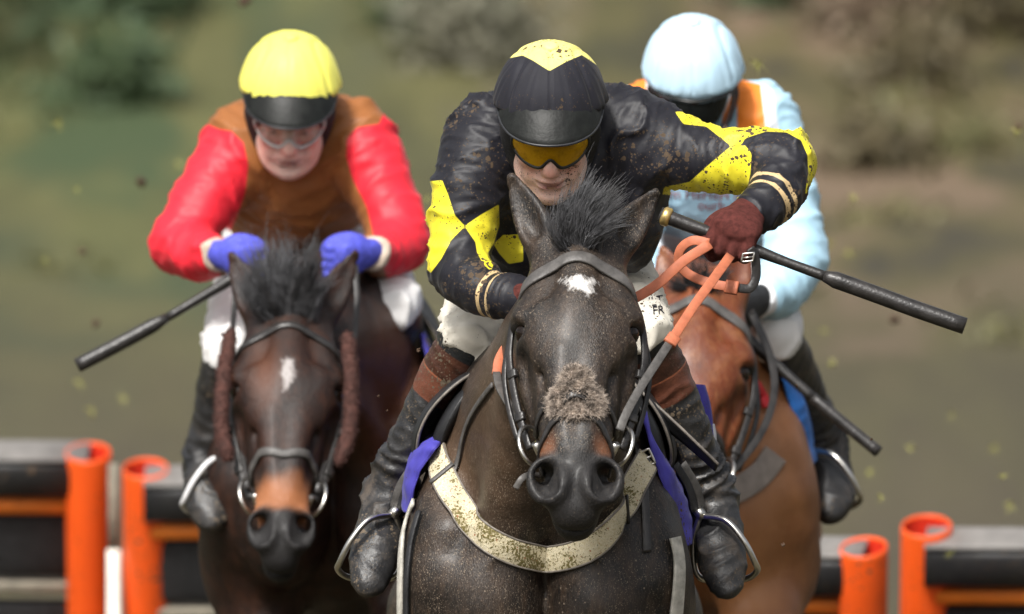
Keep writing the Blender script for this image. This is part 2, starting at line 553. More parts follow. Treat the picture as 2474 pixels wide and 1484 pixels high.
# hedge of bare and evergreen shrubs on the far side: every shrub its own object
def leaf_mat(name, a, b):
    t = NT(name)
    c = t.mix(t.step(t.noise(5, 3), .35, .65), a, b)
    return t.done(c, .65)
LM = [leaf_mat('olive leaves', (.095, .092, .032), (.140, .132, .050)),
      leaf_mat('dark green leaves', (.036, .066, .026), (.066, .098, .040)),
      leaf_mat('dead bracken', (.180, .135, .090), (.25, .185, .13)),
      leaf_mat('grey twigs', (.130, .128, .088), (.175, .165, .115)),
      leaf_mat('dry brown leaves', (.088, .072, .036), (.130, .105, .055))]
M_env['bark'] = plain('shrub bark', (.06, .045, .032), .9, .4, 12)
def shrub(x, y, w, h, mi, label, zc=None, nleaf=900, ls=.05):
    z0 = ground_z(x, y) if zc is None else zc
    root = empty('shrub', (x, y, z0), label, 'shrub', 'shrubs on the bank behind the course')
    mb = MB()
    stems = []
    for i in range(7):
        a = rng.uniform(0, 6.28); r = rng.uniform(.2, .8)
        top = A(x + math.cos(a) * w * r * .7, y + math.sin(a) * w * r * .5, z0 + h * rng.uniform(.55, .95))
        b = A(x + math.cos(a) * .08, y + math.sin(a) * .08, z0 - .05)
        pts = spline([b, .5 * (b + top) + rng.normal(0, .06, 3), top], 5)
        mb.tube(pts, np.linspace(.022, .005, len(pts)), 6); stems.append(pts)
    mb.build('stems', M_env['bark'], root)
    nc = 90
    cen = np.stack([x + rng.normal(0, .42, nc) * w, y + rng.normal(0, .30, nc) * w, z0 + h * (.12 + .86 * rng.random(nc) ** .8)], 1)
    k = nleaf
    c = cen[rng.integers(0, nc, k)] + rng.normal(0, .13 * w + .05, (k, 3))
    c[:, 2] = np.maximum(c[:, 2], z0 + .03)
    a = rng.normal(size=(k, 3)); a /= np.linalg.norm(a, axis=1, keepdims=True)
    b = np.cross(a, rng.normal(size=(k, 3))); b /= np.linalg.norm(b, axis=1, keepdims=True)
    L = ls * rng.uniform(.7, 1.5, k)[:, None]
    v = np.stack([c - a * L, c + b * L * .45, c + a * L, c - b * L * .45], 1).reshape(-1, 3)
    mesh_np('foliage', v, np.arange(4 * k).reshape(k, 4), LM[mi], root, smooth=False)
KN = ['olive leaved', 'dark evergreen', 'rusty bracken', 'grey bare', 'brown leaved']
PL = ['behind the yellow capped rider', 'left of the yellow cap', 'above the left hurdle', 'between the two front riders', 'behind the black capped rider', 'behind the blue capped rider', 'right of the blue cap', 'far right edge', 'outside the left edge']
# (u, v of its middle on the design grid, depth, width, height, material)
sh_list = [
    (265, 300, 33.0, .22, .55, 1, 'beside the left rider whip arm'), (330, 60, 34.0, .30, .6, 1, 'above left of the yellow cap'),
    (1050, 110, 34.0, .22, .62, 1, 'between the yellow cap and the black cap'), (1135, 200, 33.6, .28, .62, 3, 'just left of the black cap'),
    (1900, 40, 34.2, .3, .6, 1, 'close right of the pale blue cap'),
    (2075, 110, 33.8, .26, .55, 2, 'with the pinkish patch right of the pale blue cap'), (2190, 250, 33.0, .20, .5, 4, 'below the pink patch at right'),
    (2330, 110, 34.0, .34, .6, 4, 'near the upper right corner'), (2120, 440, 32.0, .22, .42, 4, 'right of the raised elbow'),
    (2440, 40, 34.4, .3, .6, 2, 'in the upper right corner'), (2260, 400, 32.2, .3, .4, 0, 'low at the right of the bank')]
for i, (u, v_, d, w, h_, mi, where) in enumerate(sh_list):
    # set each shrub on the slope where its foot is seen
    for _ in range(40):
        p = P(u, v_ + 150, d); d += (p[2] - ground_z(p[0], d)) * .8
    shrub(p[0], d, w, h_, mi, '%s shrub %s' % (KN[mi], where), None, 1500, .035)
# rough tussocks thinning out from the foot of the hedge on to the course
for k in range(10):
    y = 33.0 - 9.0 * (k / 9) ** 1.1
    x = (((k * 0.618034) % 1.0) * 2 - 1) * 2.1
    mi = 0
    shrub(x, y, .22 + .08 * math.sin(k), (.30 - .006 * k) * (1 + .2 * math.sin(k * 1.9)), mi, '%s low tussock on the rough ground at the foot of the bank' % KN[mi], None, 500, .03)
for k, (x, mi) in enumerate(((-4.2, 0), (-3.4, 4), (-2.9, 1), (2.9, 0), (3.5, 2), (4.3, 4), (-5.4, 0), (5.4, 0))):
    shrub(x, 34.6 + .4 * math.sin(k * 2.1), .9, 2.0, mi, '%s shrub on the bank %s beyond the %s edge' % (KN[mi], 'far' if abs(x) > 5 else 'just', 'left' if x < 0 else 'right'), None, 2200, .05)

# ---- hurdles: padded black frames with hollow orange foam posts
def scuffed(name, col, grime, rough=.5):
    t = NT(name)
    a = t.noise(7, 4, .65, stretch=(1, 1, .35)); b = t.noise(60, 4, .7, stretch=(1, 1, .5))
    c = t.mix(t.step(t.noise(5, 2), .3, .7), tuple(x * .86 for x in col), col)
    c = t.mix(t.math('MULTIPLY', t.math('MULTIPLY', t.step(a, .5, .72), t.step(b, .42, .62)), .6), c, grime)
    c, rg, m = t.mud(c, rough, -.9, 38, (.10, .06, .03))
    return t.done(c, rg, t.bump(b, .2, .004))
M_env['orange'] = scuffed('scuffed orange foam sleeve', (.92, .105, .008), (.30, .09, .03))
M_env['orange_in'] = plain('red inside of foam sleeve', (.75, .035, .012), .6, .12, 14)
M_env['orange_rail'] = plain('orange rail', (.78, .20, .02), .5, .15, 12)
M_env['black_pad'] = scuffed('scuffed black padded rail', (.012, .012, .013), (.06, .055, .045), .5)
M_env['black_net'] = plain('black birch infill', (.012, .012, .013), .8, .5, 60, .6, 200)
M_env['grey_rail_top'] = plain('grey lit top of black rail', (.17, .16, .15), .6, .2, 20)
M_env['post_grey'] = plain('grey timber stake', (.19, .17, .13), .8, .25, 25)
M_env['white_end'] = plain('white post end', (.72, .70, .62), .6, .1, 20)
def hurdle(top, dirx, W, name_lbl, posts, lean=-.42):
    """top: head of the first post; dirx: unit vector along the hurdle; W width; the hurdle slopes over to the landing side"""
    up = nrm(A(0, lean, 1)); H = top[2] / up[2]; p0 = top - up * H
    root = empty('hurdle', p0, name_lbl, 'hurdle', 'hurdles across the course')
    fr = np.cross(nrm(dirx), up)
    Rm = np.stack([nrm(dirx), fr, up], 1)
    def bar(a, z, hw, hh, ht, nm, mat, sub=None):
        mb = MB()
        # rounded bar along dirx
        c0 = p0 + dirx * a[0] + up * z; c1 = p0 + dirx * a[1] + up * z
        m = 10; pts = np.linspace(c0, c1, m)
        th = np.linspace(0, 2 * math.pi, 16, endpoint=False)
        sx = np.sign(np.cos(th)) * np.abs(np.cos(th)) ** .5; sy = np.sign(np.sin(th)) * np.abs(np.sin(th)) ** .5
        ring = pts[:, None] + (sx * ht)[None, :, None] * fr + (sy * hh)[None, :, None] * up
        v = ring.reshape(-1, 3); n_ = 16
        i = np.arange(m - 1)[:, None] * n_; j = np.arange(n_)[None]; k = (j + 1) % n_
        mb.add(np.concatenate([v, [c0, c1]]), np.stack([i + j, i + k, i + n_ + k, i + n_ + j], -1).reshape(-1, 4),
               np.concatenate([np.stack([(np.arange(n_) + 1) % n_, np.arange(n_), np.full(n_, m * n_)], 1), np.stack([(m - 1) * n_ + np.arange(n_), (m - 1) * n_ + (np.arange(n_) + 1) % n_, np.full(n_, m * n_ + 1)], 1)]))
        return mb.build(nm, mat, root)
    bar((0, W), H - .05, 0, .052, .060, 'top_rail', M_env['black_pad'])
    bar((0, W), H + .006, 0, .007, .055, 'lit_rail_top', M_env['grey_rail_top'])  # grey strip added as colour for the light on the rail's tilted top
    bar((0, W), H - .135, 0, .020, .034, 'middle_rail', M_env['orange_rail'])
    bar((0, W), H - .36, 0, .014, .028, 'lower_rail', M_env['post_grey'])
    bar((0, W), .14, 0, .03, .03, 'bottom_rail', M_env['post_grey'])
    for zc, hz in ((H - .25, .085), (H - .56, .16), (.30, .12)):
        bar((0, W), zc, 0, hz, .02, 'infill_panel', M_env['black_net'])
    for a, dz, rad in posts:
        # hollow sleeve, open at the top
        mb = MB(); mi = MB()
        z = np.array([.05, .3, .6, .85, H + dz - .01, H + dz]); rr = np.array([1, 1, 1, 1, 1, .97]) * rad
        c = p0 + dirx * a - fr * .02
        n_ = 28; th = np.linspace(0, 2 * math.pi, n_, endpoint=False)
        def ringv(zz, r_): return c + up * zz + np.outer(np.cos(th), nrm(dirx)) * r_ + np.outer(np.sin(th), fr) * r_
        rings = [ringv(zz, r_) for zz, r_ in zip(z, rr)] + [ringv(H + dz, rad * .93), ringv(H + dz - .008, rad * .92)]
        m = len(rings); i = np.arange(m - 1)[:, None] * n_; j = np.arange(n_)[None]; k = (j + 1) % n_
        mb.add(np.concatenate(rings), np.stack([i + j, i + k, i + n_ + k, i + n_ + j], -1).reshape(-1, 4))
        sl = mb.build('foam_post', M_env['orange'], root)
        rings = [ringv(H + dz - .008, rad * .92), ringv(H + dz - .3, rad * .90)]
        i = np.arange(1)[:, None] * n_
        mi.add(np.concatenate(rings + [[c + up * (H + dz - .3)]]), np.stack([i + j, i + k, i + n_ + k, i + n_ + j], -1).reshape(-1, 4), np.stack([n_ + j[0], n_ + k[0], np.full(n_, 2 * n_)], 1))
        mi.build('sleeve_lining', M_env['orange_in'], sl)
    return root
# left pair stands further away than the right pair
hA = P(215, 1096, 8.0); hB = P(350, 1156, 7.8); hC = P(2090, 1330, 5.6); hD = P(2236, 1306, 6.1)
hurdle(hA, A(-1, .1, 0) / 1.005, 1.8, 'hurdle at the far left edge with one orange foam post', [(.0, .015, .057)])
hurdle(hB, A(1, -.05, 0) / 1.001, 1.0, 'hurdle behind the left horse with one lower orange foam post', [(.0, .02, .056)])
hurdle(hC, A(-1, .25, 0) / 1.031, .75, 'hurdle with a short orange foam post beside the right horse', [(.0, .02, .056)])
hurdle(hD, A(1, -.10, 0) / 1.005, 1.7, 'hurdle at the right edge with the taller orange foam post', [(.0, .03, .060)])
# timber stake with a white foot between the left foam posts
p = P(275, 1300, 7.9)
st = empty('stake', (p[0], p[1], 0), 'pale timber stake with white lower half between the left orange posts', 'stake')
mb = MB(); mb.tube([A(p[0], p[1], .72), A(p[0], p[1], .93)], .014, 10); mb.build('upper_half', M_env['post_grey'], st)
mb = MB(); mb.tube([A(p[0], p[1], -.05), A(p[0], p[1], .72)], .017, 10); mb.build('lower_half', M_env['white_end'], st)
# ------------------------------------------------------------------ horses
def coat_mat(name, main, dark, light, tan, rough=0.42, flecks=0.6, wet=0.35, starcol=(.62, .60, .58)):
    t = NT(name)
    big = t.noise(3.2, 3, 0.55)
    fine = t.noise(26, 4, 0.65, stretch=(1.6, 1.6, 0.6))
    mott = t.noise(13, 4, 0.6)
    c = t.mix(t.step(t.math('ADD', t.math('MULTIPLY', big, .6), t.math('MULTIPLY', mott, .4)), 0.40, 0.60), dark, main)
    c = t.mix(t.math('MULTIPLY', t.step(fine, 0.45, 0.8), 0.45), c, light)
    hv = t.noise(210, 3, .7, stretch=(1, 1, .3))
    c = t.mix(t.math('MULTIPLY', t.step(hv, .40, .30), .75), c, tuple(x * .35 for x in dark))
    c = t.mix(t.math('MULTIPLY', t.step(hv, .60, .76), .45), c, light)
    c = t.mix(t.attr('warm'), c, light)
    c = t.mix(t.attr('tan'), c, tan)
    c = t.mix(t.attr('muz'), c, (0.012, 0.011, 0.011))
    st = t.math('ADD', t.attr('star'), t.math('MULTIPLY', t.math('SUBTRACT', t.noise(140, 3, 0.7, stretch=(1, 1, 0.35)), 0.5), 0.035))
    c = t.mix(t.step(st, 0.004, -0.008), c, starcol)
    # dried splashes: short pale hairs of mud in patches, and a few clots
    patch = t.math('ADD', t.math('MULTIPLY', t.step(t.noise(11, 3, .6), .40, .64), .75), .25)
    d = t.voro(260); a = t.math('SUBTRACT', t.math('MULTIPLY', t.noise(140, 1), .56), d)
    m = t.math('MULTIPLY', t.math('MULTIPLY', t.step(a, .02, .10), patch), flecks)
    streak = t.step(t.noise(330, 2, .6, stretch=(1, 1, .25)), .57, .72)
    m = t.math('MAXIMUM', m, t.math('MULTIPLY', t.math('MULTIPLY', streak, patch), flecks * .45))
    d2 = t.voro(60); a2 = t.math('SUBTRACT', t.math('MULTIPLY', t.noise(90, 3), .24), d2)
    m = t.math('MAXIMUM', m, t.math('MULTIPLY', t.step(a2, 0.0, .05), flecks * .8))
    m = t.math('MULTIPLY', m, t.math('SUBTRACT', 1.0, t.math('MULTIPLY', t.attr('muz'), .75)))
    c = t.mix(m, c, (0.24, 0.19, 0.14))
    hair = t.noise(420, 2, 0.6, stretch=(1, 1, 0.14))
    vein = t.noise(17, 4, 0.6, 1.2)
    nr = t.bump(vein, 0.22, 0.01)
    nr = t.bump(hair, 0.6, 0.003, nr)
    rg = t.math('ADD', t.math('MULTIPLY', t.noise(8, 4, .65), 0.5), rough - 0.26)
    rg = t.math('ADD', rg, t.math('MULTIPLY', m, 0.3))
    rg = t.math('ADD', rg, t.math('MULTIPLY', t.attr('muz'), 0.15))
    return t.done(c, rg, nr, Specular_IOR_Level=0.32, Coat_Weight=wet * 0.25, Coat_Roughness=0.3)

class Horse: pass
def build_horse(cfg):
    h = Horse(); h.cfg = cfg
    poll, muz = cfg['poll'], cfg['muzzle']
    et = nrm(muz - poll)
    ex0 = A(math.cos(cfg.get('head_yaw', 0)), math.sin(cfg.get('head_yaw', 0)), cfg.get('head_roll', 0))
    ex = nrm(ex0 - et * (ex0 @ et)); en = np.cross(et, ex)      # out of the forehead, towards the camera
    if en[1] > 0: en = -en
    h.ex, h.et, h.en, h.poll = ex, et, en, poll
    S = cfg.get('scale', 1.0)
    nf = cfg.get('nf', 1.0)
    def H(x, t, n):
        k = 1 - (1 - nf) * min(1.0, max(0.0, (t - .26) / .16))
        return poll + S * (x * k * ex + t * et + n * en)
    def nk(t): return 1 - (1 - nf) * min(1.0, max(0.0, (t - .26) / .16))
    h.H = H
    rot = np.array([ex, et, en])
    cx, yaw, y0 = cfg['cx'], cfg.get('yaw', 0.0), cfg['y0']
    def B(x, y, z): return A(cx + x * S + y * S * math.tan(yaw), y0 + y * S, z * S + cfg.get('dz', 0))
    h.B = B
    g = cfg.get('grid', 1.0)
    lo, hi = B(0, -0.25, 0), B(0, 2.05, 0)
    xl = min(lo[0], hi[0], poll[0], muz[0]) - 0.36; xh = max(lo[0], hi[0], poll[0], muz[0]) + 0.36
    yh = poll[1] - 0.50
    F = Field(axis((xl, xh, 0.0056 * g)),
              axis((yh, y0 - 0.02, 0.0056 * g), (y0 - 0.02, y0 + 0.35, 0.008 * g), (y0 + 0.35, hi[1], 0.018 * g)),
              axis((-0.02 + cfg.get('dz', 0), 1.0, 0.018 * g), (1.0, poll[2] + 0.26, 0.0056 * g)))
    # --- trunk
    F.limb([B(0, .14, 1.18), B(0, .35, 1.14), B(0, .75, 1.12), B(0, 1.15, 1.17), B(0, 1.4, 1.24)],
           A(.18, .215, .24, .24, .21) * S, A(.29, .31, .31, .28, .24) * S, (1, 0, 0), k=.05)
    F.ell(B(0, 1.48, 1.24), A(.23, .34, .28) * S, k=.08)
    F.limb([B(0, .12, 1.48), B(0, .3, 1.50), B(0, .6, 1.44), B(0, 1.0, 1.42)], A(.045, .045, .05, .05) * S, k=.12)
    for sx in (-1, 1):
        F.limb([B(sx * .10, .26, 1.44), B(sx * .15, .12, 1.33), B(sx * .188, -.02, 1.17), B(sx * .185, .08, 1.0)],
               A(.06, .08, .095, .095) * S, A(.12, .17, .14, .13) * S, (1, 0, 0), k=.05)
        F.ell(B(sx * .110, -.075, 1.12), A(.108, .125, .17) * S, k=.022)
        F.ell(B(sx * .15, 1.42, 1.12), A(.12, .27, .28) * S, k=.07)
    F.limb([B(0, -.215, 1.22), B(0, -.225, 1.10), B(0, -.20, .98)], A(.016, .026, .026) * S, k=.05, op='-')
    # --- neck
    nb = [H(0, .02, -.085), poll + .62 * (H(0, .05, -.09) - poll) + A(0, 0.0, 0)]
    n1 = H(0, .045, -.10)
    n4 = B(0, .12, 1.40); n3 = B(0, -.02, 1.46)
    mid = .55 * n1 + .45 * n3 + A(0, .0, .015)
    q1 = .8 * n1 + .2 * n3 + A(0, .01, .012)
    F.limb([n1, q1, mid, n3, n4], A(.072, .088, .118, .165, .20) * S, A(.085, .105, .15, .21, .27) * S, (1, 0, 0), k=.04)
    # throat muscles and windpipe
    for sx in (-1, 1):
        F.limb([H(sx * .055, .10, -.16), .5 * H(sx * .06, .1, -.2) + .5 * B(sx * .09, -.12, 1.33), B(sx * .08, -.10, 1.22)], A(.035, .045, .06) * S, k=.05)
    # --- legs
    legs = cfg.get('legs') or [
        [(-.17, .06, 1.02), (-.15, .02, .80), (-.14, -.06, .56), (-.135, -.07, .30), (-.135, -.10, .16), (-.135, -.17, .05)],
        [(.17, .03, 1.02), (.16, -.14, .86), (.15, -.30, .72), (.15, -.20, .52), (.15, -.12, .42), (.15, -.04, .38)],
        [(-.17, 1.30, 1.0), (-.17, 1.38, .82), (-.15, 1.66, .60), (-.14, 1.58, .34), (-.14, 1.52, .18), (-.14, 1.44, .05)],
        [(.17, 1.22, 1.0), (.17, 1.24, .80), (.15, 1.44, .55), (.14, 1.26, .32), (.14, 1.20, .17), (.14, 1.12, .05)]]
    lr = [(.105, .075, .05, .034, .036, .05), (.105, .075, .05, .034, .036, .05), (.15, .10, .056, .036, .038, .05), (.15, .10, .056, .036, .038, .05)]
    h.leg_pts = []
    for L, r in zip(legs, lr):
        p = [B(*q) for q in L]; h.leg_pts.append(p)
        F.limb(p, A(*r) * S, k=.05, n=3)
    # --- skull
    def hl(rows, k, kin=.02):
        F.limb([H(0, a, c) for a, b, c, d in rows], [b * S * nk(a) for a, b, c, d in rows], [d * S for a, b, c, d in rows], ex, k=k, kin=kin)
    hl([(-.03, .062, -.05, .062), (.05, .089, -.032, .068), (.12, .101, -.02, .068), (.17, .102, -.018, .067), (.24, .090, -.022, .064), (.32, .071, -.028, .058), (.40, .058, -.032, .053), (.46, .050, -.04, .05), (.51, .040, -.047, .042)], .03)
    hl([(.04, .058, -.11, .065), (.13, .078, -.135, .075), (.22, .076, -.13, .072), (.32, .056, -.105, .055), (.42, .044, -.088, .042), (.50, .037, -.088, .036), (.545, .030, -.086, .03)], .035)
    nr_ = .5 + .5 * nf
    for sx in (-1, 1):
        F.ell(H(sx * .064, .20, -.105), A(.042, .105, .075) * S, rot, .02)               # cheek
        F.limb([H(sx * .099, .20, -.055), H(sx * .088, .27, -.06), H(sx * .068, .36, -.062)], A(.016, .017, .010) * S, k=.012)   # facial crest
        F.ell(H(sx * .066, .335, .004), A(.016, .065, .010) * S, rot, .03, '-')          # hollow beside the nasal bone
        F.ell(H(sx * .104, .275, -.016), A(.014, .05, .020) * S, rot, .03, '-')          # hollow under the eye
        F.ell(H(sx * .095, .142, -.016), A(.031, .040, .032) * S, rot, .018)             # brow
        F.ell(H(sx * .060, .075, .036), A(.012, .030, .006) * S, rot, .05, '-')          # hollow over the eye
        F.ell(H(sx * .110, .168, -.014), A(.028, .026, .026) * S, rot, .012, '-')        # socket
        F.limb([H(sx * .082, .184, .004), H(sx * .100, .192, -.014), H(sx * .104, .194, -.045)], A(.006, .007, .007) * S, k=.012)  # lower lid
        F.limb([H(sx * .078, .158, .014), H(sx * .102, .149, .000), H(sx * .117, .151, -.034)], A(.007, .009, .009) * S, k=.012)  # upper lid
        F.limb([H(sx * .030, .24, .026), H(sx * .026, .36, .016), H(sx * .020, .44, .006)], A(.018, .015, .01) * S, k=.02)         # nasal bone
        F.limb([H(sx * .046, .30, -.008), H(sx * .040, .40, -.012), H(sx * .048, .46, -.02)], A(.01, .012, .016) * S, k=.025)       # levator
        # flared nostril: raised rim, deep comma-shaped hole
        F.ell(H(sx * .050, 0.500, -.030), A(.031, .036, .040) * S * nr_, rot, .022)
        F.limb([H(sx * .030, 0.466, -.002), H(sx * .056, 0.464, -.004), H(sx * .076, 0.482, -.010), H(sx * .078, 0.510, -.018), H(sx * .064, 0.536, -.018)], A(.008, .010, .010, .009, .008) * S * nr_, k=.010)
        F.limb([H(sx * .022, 0.480, .003), H(sx * .024, 0.508, .005), H(sx * .034, 0.532, .002), H(sx * .052, 0.542, -.008)], A(.008, .010, .010, .008) * S * nr_, k=.010)
        F.limb([H(sx * .056, 0.480, .016), H(sx * .056, 0.498, .010), H(sx * .048, 0.518, .004), H(sx * .042, 0.528, .002)], A(.016, .021, .017, .010) * S * nr_, k=.007, op='-')
        F.limb([H(sx * .056, 0.493, .0), H(sx * .056, 0.468, -.045)], A(.020, .012) * S * nr_, k=.007, op='-')
        F.limb([H(sx * .026, .50, -.012), H(sx * .025, .54, -.028), H(sx * .021, .562, -.05)], A(.018, .018, .014) * S * nr_, k=.022)       # upper lip
    for sx in (-1, 1):
        F.limb([H(sx * .062, .30, -.012), H(sx * .054, .34, -.004), H(sx * .058, .38, -.012), H(sx * .050, .42, -.010)], A(.0030, .0036, .0034, .0028) * S, k=.006)
        F.limb([H(sx * .080, .25, -.02), H(sx * .066, .29, -.012), H(sx * .072, .33, -.03)], A(.003, .0036, .003) * S, k=.006)
        F.limb([B(sx * .10, -.185, 1.22), B(sx * .15, -.15, 1.15), B(sx * .17, -.14, 1.05)], A(.004, .005, .004) * S, k=.008)
        F.limb([B(sx * .16, -.13, 1.20), B(sx * .20, -.12, 1.12), B(sx * .19, -.13, 1.02)], A(.004, .0045, .004) * S, k=.008)
    F.ell(H(0, .545, -.045), A(.030, .034, .034) * S, rot, .02)
    F.ell(H(0, .545, -.090), A(.032, .030, .026) * S, rot, .018)                                                   # chin
    F.ell(H(0, .568, -.068), A(.06, .035, .005) * S, rot, .012, '-')                                               # mouth line
    # --- ears
    for sx, tip in ((-1, cfg['ear_l']), (1, cfg['ear_r'])):
        base = H(sx * .058, -.015, -.03)
        d = tip - base; L = np.linalg.norm(d); dn = d / L
        side = nrm(np.cross(dn, A(sx * cfg.get('ear_turn', .25), -1, 0.0)))
        fw = np.cross(side, dn); fw = fw if fw[1] < 0 else -fw
        pts = [base, base + d * .25 + side * 0, base + d * .5, base + d * .75, base + d * .93, tip]
        F.limb(pts, A(.032, .036, .032, .021, .008, .0015) * S * cfg.get('ear_w', .92), A(.026, .021, .014, .009, .005, .0015) * S, side, k=.03)
        q = [base + d * .25 + fw * .020, base + d * .5 + fw * .017, base + d * .75 + fw * .013, base + d * .92 + fw * .009]
        F.limb(q, A(.014, .019, .013, .003) * S, A(.011, .009, .007, .003) * S, side, k=.012, op='-')
    v, q = F.mesh(1)
    d = v - poll
    hx, ht, hn = d @ ex / S, d @ et / S, d @ en / S
    inhead = (ht > -.2) & (hn > -.19) & (np.abs(hx) < .16) & (v[:, 1] < n1[1] + .1)
    # small muscle relief
    nn = normals(v, q)
    v = v + nn * (0.004 * fbm(v * 9, 2) * np.where(inhead, .35, 1.0))[:, None]
    sm = lambda a, b, x: np.clip((x - a) / (b - a), 0, 1) ** 2 * (3 - 2 * np.clip((x - a) / (b - a), 0, 1))
    wob = .02 * fbm(v * 20, 2)
    muz_m = np.where(inhead, sm(cfg.get('muz_t', .452), cfg.get('muz_t', .452) + .022, ht + wob * .6 - .04 * np.clip(.05 - np.abs(hx), 0, .05) * cfg.get('nose_dark', 0)), 0)
    tan_m = np.where(inhead, sm(cfg.get('tan_t', .36), cfg.get('tan_t', .36) + .06, ht + wob) * np.maximum(sm(.028, .05, np.abs(hx) + wob * .5), cfg.get('tan_all', 0.0)), 0) * cfg.get('tan_amt', 1.0)
    star = np.where(inhead, poly_sd(np.stack([hx, ht], 1), cfg['star']), 1.0)
    eye_d = np.minimum(*[np.sqrt(((hx - s * .105) / 1.2) ** 2 + (ht - .17) ** 2 + (hn + .035) ** 2) for s in (-1, 1)])
    muz_m = np.maximum(muz_m, np.where(inhead, 1 - sm(.03, .042, eye_d), 0))
    nos = np.minimum(*[np.sqrt((hx - q_ * .053) ** 2 + (ht - .498) ** 2 + ((hn + .008) * .8) ** 2) for q_ in (-1, 1)])
    muz_m = np.maximum(muz_m, np.where(inhead, 1 - sm(.026, .034, nos), 0))
    legd = np.where(v[:, 2] < .62 * S, 1 - sm(.45 * S, .6 * S, v[:, 2] + wob), 0)
    muz_m = np.maximum(muz_m, legd * cfg.get('leg_dark', .9))
    warm = np.zeros(len(v))
    for c, r in cfg.get('warm', []):
        warm = np.maximum(warm, np.clip(1.2 * (1 - np.linalg.norm((v - c) / r, axis=1)) + wob * 8, 0, 1))
    root = empty('horse', B(0, .6, 0), cfg['label'], 'horse', 'racehorses galloping towards the camera')
    h.root = root
    h.v, h.q = v, q
    h.body = mesh_np('body', v, q, cfg['mat'], root, attrs={'muz': muz_m, 'tan': tan_m, 'star': star, 'warm': warm})
    front = v[q[:, 0], 1] < y0 + 0.75
    h.bvh = bvh_of(v, q[front])
    # eyes
    for sx in (-1, 1):
        mb = MB(); c = H(sx * .0935, .168, -.020)
        a = np.linspace(0, math.pi, 13)
        mb.tube(c + np.outer(-np.cos(a), A(sx, 0, 0)) * .0245 * S, np.sin(a) * .0245 * S + 1e-5, 20)
        mb.build('eye', M['horse_eye'], root)
    # hooves
    for p in h.leg_pts:
        d = nrm(p[-1] - p[-2]); mb = MB()
        mb.tube([p[-1] - d * .03, p[-1] + d * .03, p[-1] + d * .06], A(.048, .058, .062) * S, 14)
        mb.build('hoof', M['hoof'], root)
    return h

def hair_mesh(strands, w0=0.0016):
    """strands: list of (k,3) arrays -> three-sided tapered tubes in one MB"""
    mb = MB()
    for s in strands:
        m = len(s)
        mb.tube(s, w0 * np.linspace(1, .25, m) * (.7 + .6 * random.random()), 3, cap=False)
    return mb
def strap_on(h, uvs, width, thick=.004, lift=.002, n=6, bvh=None):
    """strap through design-grid points laid on the horse as the camera sees it"""
    pts, nor = [], []
    for u, v in spline(uvs, n):
        r = cast(bvh or h.bvh, u, v)
        if r is None: continue
        pts.append(r[0]); nor.append(r[1])
    pts, nor = np.array(pts), np.array(nor)
    for _ in range(2):
        pts[1:-1] = .5 * pts[1:-1] + .25 * (pts[:-2] + pts[2:]); nor[1:-1] = .5 * nor[1:-1] + .25 * (nor[:-2] + nor[2:])
    nor /= np.linalg.norm(nor, axis=1, keepdims=True)
    return pts + nor * (lift + thick / 2), nor
def strap_head(h, loc, width, thick=.004, lift=.002, n=6):
    """strap through head coordinates (x, t, n), pulled on to the skin"""
    pts, nor = [], []
    for x, t, nn in spline(loc, n):
        p, q = near(h.bvh, h.H(x, t, nn))
        out = h.H(x, t, nn) - h.H(0, t, -.06)
        if q @ out < 0: q = -q
        pts.append(p); nor.append(q)
    pts, nor = np.array(pts), np.array(nor)
    for _ in range(2):
        pts[1:-1] = .5 * pts[1:-1] + .25 * (pts[:-2] + pts[2:]); nor[1:-1] = .5 * nor[1:-1] + .25 * (nor[:-2] + nor[2:])
    nor /= np.linalg.norm(nor, axis=1, keepdims=True)
    return pts + nor * (lift + thick / 2), nor
def ring_pts(c, ax1, ax2, r1, r2, n=28):
    a = np.linspace(0, 2 * math.pi, n + 1)
    return np.asarray(c) + np.outer(np.cos(a), np.asarray(ax1)) * r1 + np.outer(np.sin(a), np.asarray(ax2)) * r2

M = {}
M['horse_eye'] = plain('horse eye', (.010, .006, .004), .10, Specular_IOR_Level=.35)
M['hoof'] = plain('hoof horn', (.05, .045, .04), .6)
M['coat_black'] = coat_mat('dark brown wet coat', (.030, .021, .0155), (.006, .005, .0045), (.095, .058, .035), (.17, .065, .028), .46, .75, .5)
M['coat_bay'] = coat_mat('dark bay coat', (.024, .0095, .006), (.006, .004, .0035), (.085, .030, .014), (.33, .125, .05), .48, .12, .2, (.36, .33, .32))
M['coat_chestnut'] = coat_mat('bright bay coat', (.155, .036, .010), (.085, .020, .006), (.34, .150, .058), (.16, .06, .03), .42, .08, .6)

Y1 = -0.45
star1 = [(-.062, .105), (-.03, .112), (.0, .100), (.02, .112), (.045, .104), (.052, .112), (.036, .128), (.044, .15), (.02, .166), (.014, .152), (.0, .146), (-.016, .150), (-.03, .142), (-.036, .126)]
star1 = [(x * .62 + .004, t * .8 - .002) for x, t in star1]
cfg1 = dict(poll=P(1396, 612, Y1), muzzle=P(1388, 1262, Y1 - .335), cx=P(1318, 1000, 0)[0], y0=0.02, yaw=0.0, dz=.03,
            ear_l=P(1233, 424, Y1 + .09), ear_r=P(1586, 462, Y1 + .10), star=star1, mat=M['coat_black'], muz_t=.438, tan_t=.385, tan_amt=.8,
            label='dark brown wet horse with small white star leading the race', head_roll=.01)
cfg1['warm'] = [(P(1215, 1020, -.1), A(.09, .3, .26)), (P(1120, 1130, 0), A(.1, .2, .14))]
h1 = build_horse(cfg1)
